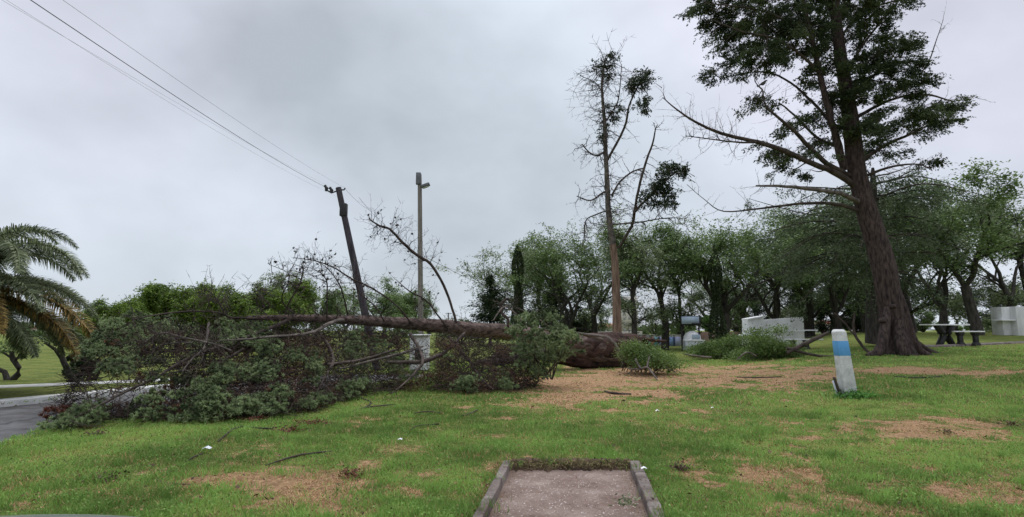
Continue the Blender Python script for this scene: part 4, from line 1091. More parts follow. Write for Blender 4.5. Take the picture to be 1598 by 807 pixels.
# the upright leafy bough near the root end
mu_ = M()
BG = [(828, 500, 20, 12), (818, 530, 20, 20), (850, 525, 26, 20), (845, 555, 26, 22), (822, 560, 18, 16), (885, 520, 14, 20), (892, 540, 14, 14), (868, 548, 16, 18), (855, 498, 14, 8), (880, 560, 12, 10), (806, 515, 8, 14), (842, 580, 16, 8)]
for (bx_, by_, rx_, ry_) in BG:
    for i in range(int(rx_ * ry_ / 24)):
        a = g.uniform(0, 2 * PI); rr = math.sqrt(g.random())
        c = P(bx_ + rx_ * rr * math.cos(a), by_ + ry_ * rr * math.sin(a), 15.6 + g.uniform(-.8, .8)); c[2] = max(c[2], .1); puff(mu_, c - FO, g.uniform(.12, .24), g, 190, .09, .013)
mu_.build('foliage', MT['needle'], FT)['label'] = 'upright fresh green bough near the root end'
m = M()
for i in range(11):
    e0 = P(842 + g.uniform(-36, 45), 520 + g.uniform(-30, 22), 15.6 + g.uniform(-.6, .6)); s0 = P(848 + g.uniform(-14, 14), 592, 15.8)
    p_, r_ = densify([s0, (s0 + e0) / 2 + g.normal(0, .1, 3), e0], [.022, .016, .007], 3, .2, g); tube(m, p_ - FO, r_, 5)
m.build('branch', MT['twig'], FT)
# browned and half-dead sprays among the living ones
m = M()
for i in range(34):
    px = g.uniform(150, 800); c = mound(px, g.uniform(.05, .9), g.uniform(-.1, .5), g); puff(m, c - FO, g.uniform(.1, .2), g, 150, .075, .011)
m.build('dead_foliage', MT['needle_dead'], FT)
# reddish dead sprigs at the far left tip
m = M()
for (px, py, Yd) in ((78, 640, 9.4), (92, 636, 9.5), (70, 650, 9.2), (86, 648, 9.2), (430, 640, 11), (362, 640, 10.4)): puff(m, P(px, py, Yd) - FO, .10, g, 70, .08, .011)
m.build('dead_needles', MT['leafred'], FT)['kind'] = 'stuff'

# white plastic sheet glimpsed behind the branches
wp = P(655, 540, 24); 
# ------------------------------------------------------------------ tall half-dead pine
DT_Y = 40.0
b = P(964, 545, DT_Y); b[2] = 0
DT = empty('dead_tree', b, 'very tall half-dead tree with reddish trunk and three leafy tufts', 'tree')
g = np.random.default_rng(500)
def tline(lst, Yd, off=0): 
    p_, r_ = trace([(a[0], a[1], a[2], Yd + (a[3] if len(a) > 3 else 0)) for a in lst], Yd); return p_, r_
p_, r_ = tline([(964, 550, 17), (963, 500, 14), (961, 440, 12.5), (958, 393, 11), (950, 330, 9), (946, 250, 7.5), (943, 186, 6), (939, 130, 3.5), (945, 95, 1.5)], DT_Y)
p_, r_ = densify(p_, r_, 5, .05, g); m = M(); tube(m, p_[:17] - b, r_[:17], 12, rough=.05, rg=g); m.build('trunk', MT['bark_dead'], DT, smooth_=True)
m = M(); tube(m, p_[16:] - b, r_[16:], 10, rough=.05, rg=g); m.build('trunk_top', MT['twig_grey'], DT, smooth_=True)
mt_ = M()
lims = [[(948, 250, 4.5), (974, 200, 4, -1), (982, 165, 3.2, -1.4), (993, 140, 2.5, -1.6), (1003, 120, 1.5, -1.8)],
        [(964, 388, 5), (986, 352, 5, -.6), (994, 308, 4.5, -1), (1005, 262, 4, -1.2), (1018, 225, 3, -1.3), (1023, 200, 2, -1.3)],
        [(955, 306, 3.5), (966, 285, 3, 1), (987, 268, 2.6, 1.5), (1006, 262, 1.8, 1.8)],
        [(952, 298, 3.5), (942, 300, 3), (922, 313, 2.4, .5), (900, 306, 1.4, 1)],
        [(946, 234, 3.5), (935, 242, 3, -.5), (922, 240, 2.6, -1), (908, 225, 1.6, -1.5)],
        [(947, 188, 3), (958, 170, 2.2), (966, 150, 1.8), (970, 100, 1.2)],
        [(957, 350, 2.5), (990, 348, 2.2, -1), (1020, 343, 2, -1.8), (1050, 340, 1.4, -2.4), (1072, 342, .8, -3)],
        [(955, 326, 2.5), (930, 335, 2.2, 1), (914, 345, 1.8, 1.5), (912, 375, 1, 1.6)],
        [(942, 150, 2), (930, 130, 1.6), (905, 118, 1)],
        [(988, 335, 4, -1), (1000, 320, 4, -1.4), (1016, 305, 3.5, -1.8), (1035, 285, 3, -2), (1055, 268, 2, -2.2)]]
for L_ in lims:
    p2, r2 = tline(L_, DT_Y); p2, r2 = densify(p2, r2, 4, .12, g); m = M(); tube(m, p2 - b, np.maximum(r2, .02), 6, rg=g); m.build('branch', MT['twig'], DT, smooth_=True)
    twigs_on(mt_, p2 - b, r2, 26, 1.5, g, .024, up=-.05, gravity=.12, sub=2, curl=.35, t0=.05)
twigs_on(mt_, (p_ - b)[17:], r_[17:], 150, 2.2, g, .026, up=.0, gravity=.16, sub=2, curl=.3, t0=.0)
mt_.build('twigs', MT['twig'], DT)['kind'] = 'stuff'
mc = M(); mt2_ = M()
for (px, py, rx, ry, k, dy) in [(1003, 122, 14, 12, 26, -1.8), (990, 133, 14, 7, 14, -1.8), (1001, 160, 8, 10, 10, -1.6), (1005, 172, 5, 5, 5, -1.6), (954, 92, 10, 12, 12, 0), (934, 102, 9, 8, 8, 0), (947, 115, 8, 10, 6, 0), (955, 178, 12, 12, 9, 0), (945, 195, 8, 22, 9, 0), (942, 218, 6, 10, 4, 0),
                              (1052, 263, 22, 9, 26, -2.2), (1030, 285, 16, 16, 30, -2), (1020, 308, 18, 14, 26, -2), (1048, 305, 14, 14, 14, -2.2), (1068, 268, 9, 5, 6, -2.2), (1045, 318, 16, 6, 8, -2.2), (966, 170, 8, 6, 4, 0)]:
    for i in range(k):
        a = g.uniform(0, 2 * PI); rr = math.sqrt(g.random()) * g.uniform(.8, 1.35); c = P(px + rx * rr * math.cos(a), py + ry * rr * math.sin(a), DT_Y + dy + g.normal(0, .4))
        q = c + g.normal(0, .08, (6, 3)) - b; sprays(mc, q, 1, 12, .42, .05, .14, .45, g, flat=.3)
        sticks(mt2_, [c + [g.normal(0, .3), 0, -.5] - b], [c - b], .03, .01)
mc.build('crown', MT['pine_dark'], DT); mt2_.build('twigs', MT['twig'], DT)['kind'] = 'stuff'

# ------------------------------------------------------------------ giant conifer
BY = 25.0
b = G(1402, 553); BY = float(b[1])
BT = empty('giant_conifer', b, 'giant leaning conifer with massive grooved trunk and broken limbs', 'tree')
g = np.random.default_rng(600)
TR = [(1405, 556, 50), (1403, 540, 44), (1398, 515, 40), (1390, 480, 40), (1380, 420, 42), (1366, 370, 38), (1350, 320, 35), (1338, 270, 31), (1330, 210, 30), (1322, 150, 25), (1312, 90, 21), (1304, 20, 18), (1298, -60, 14), (1294, -150, 9), (1290, -230, 3)]
p_, r_ = tline(TR, BY); p_, r_ = densify(p_, r_, 9, .0, g)
m = M(); ribbed(m, p_ - b, r_, 44, .030, g, flare=.26, fl_h=.3, nl=5)
tr_o = m.build('trunk', MT['bark_red'], BT, smooth_=True)
for (px, py, rr) in ((1380, 500, .09), (1404, 512, .12), (1396, 478, .08)):
    m = M(); c = P(px, py, BY - .66); tube(m, [c + [0, .25, 0] - b, c - b, c + [0, -.09, .01] - b], [rr * 1.25, rr * 1.1, rr * .7], 9, rough=.12, rg=g); m.build('knot', MT['bark_red'], BT, smooth_=True)
m = M()
for lst in ([(1394, 440, 14, .1), (1408, 480, 18, -.1), (1418, 520, 22, -.15), (1432, 546, 18, -.2), (1456, 557, 7, -.3)], [(1386, 480, 12, -.3), (1380, 520, 18, -.6), (1372, 548, 20, -.7), (1352, 556, 8, -.8)], [(1402, 500, 14, -.5), (1406, 535, 22, -.75), (1412, 556, 16, -.95)], [(1425, 530, 10, .3), (1452, 550, 14, .7), (1480, 554, 6, 1.1)]):
    p2, r2 = tline(lst, BY); p2, r2 = densify(p2, r2, 5, 0, g); ribbed(m, p2 - b, r2, 16, .07, g)
m.build('root', MT['bark_red'], BT, smooth_=True)
BL = [('bark_red', [(1318, 265, 17), (1304, 215, 14, -.3), (1290, 160, 12, -.6), (1275, 95, 10, -.8), (1262, 40, 8, -1), (1245, -30, 6, -1), (1235, -100, 3, -1)]),
      ('twig', [(1335, 290, 12), (1300, 268, 11, -.6), (1260, 252, 10, -1.2), (1215, 232, 9, -1.9), (1170, 219, 7, -2.4), (1125, 208, 5.5, -2.9), (1085, 190, 4, -3.2), (1055, 170, 2.6, -3.4), (1034, 152, 1.4, -3.5)]),
      ('twig', [(1328, 275, 10), (1290, 255, 9, -.4), (1262, 228, 8, -.8), (1240, 205, 6.5, -1.2), (1215, 184, 5, -1.6), (1195, 165, 3, -1.8), (1190, 140, 2, -1.8)]),
      ('twig', [(1180, 222, 4, -2.4), (1150, 222, 3, -2.6), (1115, 218, 2.2, -2.9), (1070, 212, 1.2, -3.2)]),
      ('twig_grey', [(1345, 318, 10), (1310, 302, 8, -.8), (1270, 296, 7, -1.6), (1225, 291, 5, -2.2), (1180, 290, 3, -2.6)]),
      ('twig', [(1345, 330, 8), (1300, 318, 6, -.3), (1250, 318, 5, -.8), (1190, 325, 3.5, -1.2), (1130, 330, 2, -1.5), (1100, 312, 1.2, -1.6), (1072, 288, .8, -1.7)]),
      ('twig', [(1345, 250, 8), (1385, 225, 6.5, .5), (1420, 210, 5, .8), (1450, 195, 3, 1)]),
      ('twig', [(1335, 185, 8), (1370, 165, 6, .4), (1410, 150, 5, .6), (1450, 148, 4, .8), (1490, 158, 2.4, 1), (1524, 148, 1, 1)]),
      ('twig', [(1350, 275, 6), (1385, 262, 4.5, -.5), (1425, 256, 3, -.8), (1452, 262, 1.5, -1)]),
      ('twig', [(1325, 150, 7), (1360, 120, 5.5, .5), (1400, 95, 4, .8), (1440, 110, 3, 1), (1462, 60, 1.6, 1), (1472, 30, .8, 1)]),
      ('twig', [(1318, 120, 6), (1340, 80, 5, -.5), (1370, 40, 4, -.8), (1400, 5, 3, -1)]),
      ('twig', [(1280, 115, 6, -.8), (1250, 85, 5, -1.2), (1210, 60, 4, -1.5), (1160, 50, 3, -1.8), (1110, 30, 1.6, -2)]),
      ('twig', [(1268, 70, 5, -.9), (1230, 35, 4, -1.2), (1180, 15, 3, -1.4), (1100, 5, 1.6, -1.8)]),
      ('twig', [(1300, 195, 6, -.3), (1268, 160, 5, .5), (1235, 130, 4, .8), (1190, 112, 3, 1), (1125, 122, 1.2, 1.2)]),
      ('twig', [(1308, 230, 6, .2), (1275, 215, 5, .6), (1240, 180, 3.6, .8), (1215, 160, 2, 1)]),
      ('twig', [(1310, 60, 5), (1345, 20, 4, .8), (1400, 0, 3, 1.2), (1440, -10, 2, 1.4)])]
mtw = M()
limpts = [p_[38:]]
for i, (bm, lst) in enumerate(BL):
    p2, r2 = tline(lst, BY); p2, r2 = densify(p2, r2, 4, .10, g); m = M(); tube(m, p2 - b, np.maximum(r2, .012), 7, rough=.05, rg=g); m.build('branch', MT[bm], BT, smooth_=True)
    limpts.append(p2)
    twigs_on(mtw, p2 - b, r2, 46 if i in (1, 3) else 22, 1.1 if i in (1, 3) else .9, g, .011, up=.22 if i in (1, 3) else .05, sub=1, curl=.2, t0=.25)
twigs_on(mtw, (p_ - b)[40:110], r_[40:110], 70, 1.1, g, .014, up=.0, sub=1, t0=0)
limpts = np.concatenate(limpts)
mc = M()
CL = [(1100, 12, 28, 22), (1130, 40, 34, 26), (1125, -20, 40, 30), (1165, 15, 40, 34), (1150, 75, 34, 24), (1118, 112, 16, 13), (1190, 45, 40, 34), (1195, 88, 38, 20), (1230, 20, 40, 36), (1230, 75, 34, 26), (1265, 40, 34, 34), (1140, 100, 20, 14), (1180, 110, 22, 12),
      (1285, 90, 28, 30), (1300, 30, 36, 36), (1335, 10, 36, 34), (1375, 15, 34, 26), (1345, 55, 30, 24), (1395, 5, 24, 14), (1260, -20, 60, 30), (1330, -40, 60, 40), (1190, -40, 50, 30), (1390, -40, 40, 30), (1310, -100, 60, 40), (1240, -90, 50, 40), (1300, -170, 40, 50),
      (1385, 75, 34, 22), (1410, 95, 34, 22), (1395, 125, 38, 20), (1425, 135, 30, 16), (1370, 150, 26, 26), (1345, 110, 24, 24), (1440, 165, 36, 16), (1465, 178, 24, 16), (1425, 198, 36, 12), (1455, 205, 20, 9), (1370, 195, 24, 26), (1350, 235, 20, 22), (1315, 130, 26, 30), (1300, 170, 26, 26), (1290, 215, 18, 18),
      (1260, 190, 22, 16), (1200, 160, 16, 12), (1185, 150, 10, 10), (1225, 205, 20, 10), (1250, 240, 26, 10), (1210, 245, 16, 8), (1380, 235, 22, 12), (1330, 200, 22, 26), (1270, 130, 22, 22), (1440, 255, 16, 8), (1460, 180, 30, 20), (1360, 90, 26, 22), (1200, 235, 22, 10), (1265, 265, 26, 8), (1230, 262, 20, 8)]
for (px, py, rx, ry) in CL:
    k = max(3, int(rx * ry / 42))
    c0 = P(px, py, BY + g.uniform(-1, 1) * min(2.2, rx / F * BY * 2.0))
    j = np.argmin(np.linalg.norm((limpts - (c0 - [0, 0, .3])) * [1, .6, 1.3], axis=1)); q0 = limpts[j]
    p2, r2 = densify([q0, (q0 + c0) / 2 + [0, 0, -.12] + g.normal(0, .08, 3), c0], [.035, .022, .010], 4, .2, g); tube(mtw, p2 - b, r2, 4, cap=False)
    for i in range(k):
        a = g.uniform(0, 2 * PI); rr = math.sqrt(g.random())
        c = c0 + [rx / F * BY * rr * math.cos(a), g.normal(0, .6), ry / F * BY * rr * math.sin(a)]
        sticks(mtw, [c0 - b], [c - b], .009, .004)
        n = int(g.uniform(80, 260)); st = g.uniform(.10, .25)
        dr = (c - q0) * [1, 1, .3] + [0, 0, -.1]; dr = dr / (np.linalg.norm(dr) + 1e-6)
        ns_ = max(4, n // 7); q = c + g.normal(0, st * .75, (ns_, 3)) * [1.2, 1.2, .6] - b
        sprays(mc, q, 1, 13, .34, .035, .10, .42, g, dirs=np.tile(dr * .8, (ns_, 1)), tint=np.full(ns_, g.random()), flat=.3, droop=.15)
mc.build('crown', MT['cypress'], BT)
mtw.build('twigs', MT['twig'], BT)['kind'] = 'stuff'

# cedar behind with layered drooping boughs
CY = 30.0
cb = P(1366, 533, CY); cb[2] = float(hz(cb[0], CY))
CT = empty('cedar_tree', cb, 'dark cedar with layered drooping boughs just behind the giant conifer', 'tree')
p_, r_ = tline([(1368, 537, 40), (1367, 500, 34), (1364, 420, 30), (1362, 360, 24), (1362, 300, 14), (1362, 262, 5)], CY); p_, r_ = densify(p_, r_, 4, .03, g)
m = M(); tube(m, p_ - cb, r_, 14, rough=.06, rg=g); m.build('trunk', MT['bark_dark'], CT, smooth_=True)
mc = M(); mtw = M()
for i in range(74):
    py0 = g.uniform(275, 440); sd = -1 if i % 2 else 1; a = g.uniform(-1.2, 1.2)
    reach = np.interp(py0, [275, 310, 360, 440], [90, 185, 170, 120]) * g.uniform(.55, 1.08) * (1 if sd < 0 else .85)
    s0 = P(1362, py0, CY); L_ = reach / F * CY
    dr = np.array([sd * math.cos(a), math.sin(a), 0])
    e0 = s0 + dr * L_ + [0, 0, -.10 * L_ + g.normal(0, .55)]; mid = s0 + dr * L_ * .5 + [0, 0, .07 * L_]
    p2, r2 = densify([s0, mid, e0], [.05, .035, .012], 5, .25, g); m = M(); tube(m, p2 - cb, r2, 5, cap=False)
    if i < 40: m.build('branch', MT['bark_dark'], CT, smooth_=True)
    else: mtw.v += [v for v in m.v]; mtw.q += [q + mtw.n for q in m.q]; mtw.qt += m.qt; mtw.n += m.n
    twigs_on(mtw, p2 - cb, r2, 6, .8, g, .009, up=-.1, gravity=.1, sub=1)
    n = int(950 * L_ / 4); t = g.uniform(.2, 1.02, n); C = np.stack([np.interp(t * (len(p2) - 1), np.arange(len(p2)), p2[:, j]) for j in range(3)], 1)
    lat = np.array([-dr[1], dr[0], 0]); C = C + lat * (g.normal(0, .45, n) * (1.2 - t * .5))[:, None] + [0, 0, -.06] - np.abs(g.normal(0, .13, n))[:, None] * [0, 0, 1]
    gaps = np.sin(t * 17 + i) + g.normal(0, .7, n) > -.4
    Cg = (C - cb)[gaps][::7]; sprays(mc, Cg, 1, 8, .5, .06, .14, .34, g, dirs=np.tile(dr * .5 + [0, 0, -.35], (len(Cg), 1)), flat=.4, droop=.35)
mc.build('crown', MT['cedar'], CT); mtw.build('twigs', MT['twig'], CT)['kind'] = 'stuff'

# bird on the branch
bp = P(1190, 131, BY - 1.8)
m = M(); tube(m, [bp + [-.16, 0, -.08], bp + [-.09, 0, -.03], bp, bp + [.08, 0, .06], bp + [.13, 0, .13], bp + [.165, 0, .15], bp + [.21, 0, .145]], [.012, .035, .075, .065, .04, .03, .004], 8)
bo = M(); bo.v = [v - bp for v in m.v]; bo.q = m.q; bo.t = m.t; bo.qt = m.qt; bo.tt = m.tt; bo.n = m.n
eb = empty('bird', bp, 'dark pigeon-like bird perched on an upper branch of the giant conifer', 'bird'); bo.build('body', MT['bird'], eb, smooth_=True)
m = M(); leaves(m, np.array([[-.22, 0, -.1]]), .14, .35); m.build('tail', MT['bird'], eb)

# ------------------------------------------------------------------ broken boughs on the lawn
def brush_pile(name, label, spots, foliage, seed, ls=.09, per=240, cat='branch', sticks_=None, rad=.24):
    g = np.random.default_rng(seed); b0 = G(spots[0][0], spots[0][1]); o = empty(name, b0, label, cat)
    m = M(); mw = M()
    for (px, py, rx, ry, Yd, k) in spots:
        zb = G(px, py + ry) if Yd is None else None; Yc = float(zb[1]) if zb is not None else Yd
        for i in range(k):
            a = g.uniform(0, 2 * PI); rr = math.sqrt(g.random())
            c = P(px + rx * rr * math.cos(a), py + ry * rr * math.sin(a), Yc + g.normal(.3, .5))
            zg = float(hz(c[0], c[1])); c[2] = max(c[2], zg + .06)
            q = c + g.normal(0, rad, (per, 3)) * [1, 1, .5]; q[:, 2] = np.maximum(q[:, 2], zg + .02)
            leaves(m, q - b0, ls, .4, flat=.4, tint=np.clip(g.random() * .5 + g.random(per) * .5, 0, 1), g=g)
            e = np.array([c[0] + g.normal(0, .3), c[1] + .2, zg + .05]); sticks(mw, [e - b0], [c - b0], .014, .005)
    for L_ in sticks_ or []:
        p2, r2 = trace(L_, 20); p2, r2 = densify(p2, r2, 3, .1, g); tube(mw, p2 - b0, r2, 6)
    m.build('foliage', MT[foliage], o); mw.build('branch', MT['twig_grey'], o)['kind'] = 'stuff'
    return o
brush_pile('broken_bough', 'large fresh green broken bough heaped before the white grill', [(1130, 545, 45, 14, None, 40), (1170, 540, 50, 16, None, 50), (1210, 548, 40, 12, None, 36), (1095, 548, 22, 9, None, 14), (1178, 518, 6, 11, 26, 4), (1216, 520, 6, 10, 26, 3), (1196, 536, 20, 5, 26, 3), (1180, 555, 60, 6, None, 20)], 'brush', 700, .10, 210,
           sticks_=[[(1150, 562, 2, 25), (1165, 550, 3, 25), (1180, 556, 2, 25)], [(1065, 552, 1.5, 25), (1090, 556, 3, 25), (1110, 558, 3, 25)]])
brush_pile('broken_bough', 'smaller green broken bough with pale forked stick beside the uprooted trunk end', [(1000, 552, 22, 10, 20.5, 24), (1020, 562, 26, 8, 20, 24), (990, 545, 14, 6, 20.5, 8), (1040, 568, 10, 5, 20, 6)], 'brush', 701, .085, 190,
           sticks_=[[(992, 560, 3, 19.5), (1000, 575, 3.5, 19), (1010, 573, 3.5, 18.8), (1020, 585, 3, 18.4), (1028, 596, 1.6, 18)], [(1010, 573, 3, 18.8), (1012, 562, 3, 19), (1014, 556, 1.5, 19.2)], [(980, 575, 2, 19.5), (1000, 577, 2.5, 19)]])
def long_branch(name, label, lims_, mt_, cat='branch', tw=0, group=None, twl=.5):
    g = np.random.default_rng(len(label)); b0 = G(lims_[0][0][0], lims_[0][0][1]); o = empty(name, b0, label, cat, group)
    for L_ in lims_:
        p2, r2 = trace(L_, b0[1]); 
        for k, a in enumerate(L_):
            if len(a) > 4: q = G(a[0], a[1]); p2[k] = q + [0, 0, r2[k] * .8]; r2[k] = a[2] / F * q[1] / 2
        p2, r2 = densify(p2, r2, 4, .1, g); m = M(); tube(m, p2 - b0, r2, 7, rough=.06, rg=g); m.build('limb', MT[mt_], o, smooth_=True)
        if tw: m = M(); twigs_on(m, p2 - b0, r2, tw, twl, g, .008, up=.2, sub=1); m.build('twigs', MT[mt_], o)['kind'] = 'stuff'
    return o
gY = float(G(1300, 556)[1])
long_branch('broken_branch', 'long dark bare branch lying behind the blue banded post', [[(1228, 543, 5, gY), (1250, 550, 5, gY), (1290, 557, 5, gY), (1330, 556, 6, gY), (1370, 558, 6, gY), (1405, 562, 2, gY)],
    [(1365, 556, 5, gY), (1345, 540, 5, gY + .3), (1332, 515, 4.5, gY + .5), (1334, 488, 3, gY + .6)], [(1335, 525, 3, gY + .4), (1318, 505, 4, gY + .5), (1302, 488, 2, gY + .5)],
    [(1228, 550, 7, gY), (1250, 540, 8, gY), (1275, 528, 7, gY), (1292, 520, 5, gY)]], 'twig', tw=7)
TW = [([(340, 690, 2), (362, 671, 2.6), (378, 667, 3), (400, 669, 2.4), (426, 670, 2)], 'forked dark twig on the grass below the red-brown leaf patch'),
      ([(415, 727, 1.5), (440, 718, 2.6), (470, 710, 3), (518, 705, 2)], 'long dark twig on the grass in the middle of the straw patch'),
      ([(290, 722, 1.5), (305, 712, 2.5), (316, 708, 2)], 'short twig touching the grey paper scrap'),
      ([(243, 748, 1.5), (258, 754, 2.6), (300, 758, 2.2)], 'curved dark twig left of the large straw patch'),
      ([(165, 696, 1.2), (200, 697, 2), (246, 697, 1.4)], 'thin straight twig on the left lawn below the crown'),
      ([(550, 641, 1.4), (570, 637, 2.4), (600, 633, 2), (618, 632, 1.4)], 'dark twig close to the crown edge above the others'),
      ([(640, 672, 1.2), (652, 666, 2), (685, 663, 2)], 'small dark twig in the green grass left of the path'),
      ([(645, 645, 1.2), (668, 643, 2), (690, 645, 1.2)], 'short flat twig on bright grass near the crown edge'),
      ([(720, 650, 1.5), (735, 645, 2.4), (745, 640, 1.4)], 'short slanting twig rightmost on the bright grass'),
      ([(555, 620, 1.4), (580, 629, 2), (545, 645, 1.4)], 'bent twig just under the dead brown branches'),
      ([(943, 611, 2), (960, 614, 4), (985, 615, 3)], 'stubby bark piece on the straw patch'),
      ([(245, 733, 1.2), (262, 738, 2), (272, 735, 1.2)], 'tiny twig above the curved dark twig'),
      ([(1150, 589, 1.2), (1180, 590, 2), (1220, 588, 1.2)], 'thin stick on the straw below the large green bough'),
      ([(1395, 588, 1.2), (1430, 590, 2.4), (1470, 588, 1.2)], 'thin stick on the straw right of the banded post')]
for lst, lb in TW:
    long_branch('fallen_twig', lb, [[(a[0], a[1], a[2], 0, 1) for a in lst]], 'twig', 'twig', group='twigs scattered on the lawn')
# little debris
def leafpile(px, py, n, w, label, mt_, s_=.05):
    b0 = G(px, py); o = M(); g = np.random.default_rng(int(px)); C = np.stack([g.normal(0, w, n), g.normal(0, w * .8, n), np.abs(g.normal(0.02, .025, n))], 1)
    leaves(o, C, s_, .5, flat=.6, g=g); ob = o.build('dead_sprig', MT[mt_]); ob.location = b0; tag(ob, label, None, None, 'stuff')
leafpile(483, 663, 260, .16, 'red-brown dead sprig clump right of the forked twig', 'leafred'); leafpile(452, 673, 130, .11, 'smaller red-brown dead sprig clump beside the larger one', 'leafred')
leafpile(397, 656, 160, .12, 'red-brown needles at the foot of the crown', 'leafred'); leafpile(547, 742, 160, .07, 'small dark clod on the straw near the middle', 'leafred', .035)
leafpile(1062, 733, 160, .06, 'small brown clod right of the path', 'soil', .035); leafpile(1575, 664, 90, .09, 'brown clod at the right end of the long straw patch', 'soil', .05)
leafpile(176, 749, 60, .08, 'small brown clod on the left lawn', 'soil', .04); leafpile(1478, 677, 50, .06, 'dark clod in the middle of the long straw patch', 'soil', .04); leafpile(150, 680, 80, .08, 'dead clump near the crown tip', 'soil', .05)
leafpile(978, 790, 110, .05, 'dark shrivelled weed lying on the sunken path', 'palm', .035)
def scrap(px, py, w, label, mt_, name='paper_scrap'):
    b0 = G(px, py); m = M(); g = np.random.default_rng(int(px + py)); q = np.array([[-.5, -.3, 0], [0, -.35, .25], [.5, -.25, .05], [-.45, .3, .12], [.05, .3, .35], [.5, .35, .1]]) * w
    m.add(np.vstack([q, q - [0, 0, .004]]), Q=[[0, 1, 4, 3], [1, 2, 5, 4], [9, 10, 7, 6], [10, 11, 8, 7]]); o = m.build(name, MT[mt_]); o.location = b0 + [0, 0, .04]; tag(o, label, 'litter', 'litter scraps on the lawn'); return o
scrap(322, 706, .10, 'crumpled grey paper scrap on the left lawn', 'greybin'); scrap(624, 692, .06, 'tiny white scrap beside the small straw patch', 'white'); scrap(1026, 645, .07, 'tiny white scrap right of the path end', 'white'); scrap(1005, 738, .06, 'pale chip on the right path kerb', 'white')
scrap(1112, 640, .05, 'pale flake on the grass towards the banded post', 'white')

# ------------------------------------------------------------------ banded post
b = G(1325, 619); PYd = float(b[1])
bp_ = empty('marker_post', b, 'leaning white concrete post with a bright blue band', 'post')
topc = P(1309, 514, PYd) - b
def postseg(t0, t1, mt_, name, w0=.32, top=False, pr=0.0):
    m = M(); A_ = topc * t0; B_ = topc * t1
    def ring(c, w): return [[c[0] - w / 2, c[1] - w * .42, c[2]], [c[0] + w / 2, c[1] - w * .30, c[2]], [c[0] + w * .40, c[1] + w * .42, c[2]], [c[0] - w * .56, c[1] + w * .32, c[2]]]
    wa = w0 * (1 - .22 * t0) + pr; wb = w0 * (1 - .22 * t1) + pr
    V = ring(A_, wa) + ring(B_, wb); Q = [[0, 1, 5, 4], [1, 2, 6, 5], [2, 3, 7, 6], [3, 0, 4, 7], [0, 3, 2, 1]]
    if top:
        V += ring(B_ + np.array([0, .02, .06]), wb * .72); Q += [[4, 5, 9, 8], [5, 6, 10, 9], [6, 7, 11, 10], [7, 4, 8, 11], [8, 9, 10, 11]]
    else: Q += [[4, 5, 6, 7]]
    m.add(V, Q=Q); o = m.build(name, mt_, bp_); bevel(o, .012, 2); return o
postmat = mat('post_white', (0.54, 0.54, 0.52), (0.86, 0.86, 0.85), 5, .85, .7, 45, detail=12)
postseg(-.08, .96, postmat, 'shaft', top=True); postseg(.60, .83, MT['cyanp'], 'blue_band', pr=.006)
m = M(); c = P(1305, 600, PYd - .1) - b; tube(m, [c + [.14, 0, -.35], c + [.02, 0, -.1], c + [-.04, .0, .16]], [.03, .045, .03], 5, rough=.2); m.build('broken_splinter', MT['twig'], bp_)
m = M(); c = P(1306, 606, PYd + .02) - b; box(m, c + [.0, 0, -.08], (.06, .05, .52), tilt=np.array([[.97, 0, -.22], [0, 1, 0], [.22, 0, .97]])); m.build('broken_chip', MT['greybin'], bp_)
m = M(); g = np.random.default_rng(77); n = 700; C = np.stack([g.normal(0.02, .24, n), g.normal(-.20, .14, n), np.abs(g.normal(.03, .07, n))], 1)
leaves(m, C, .06, .6, flat=.5, g=g); o = m.build('weed_clump', MT['weed']); o.location = b; tag(o, 'leafy green weeds round the foot of the banded post', None, None, 'stuff')

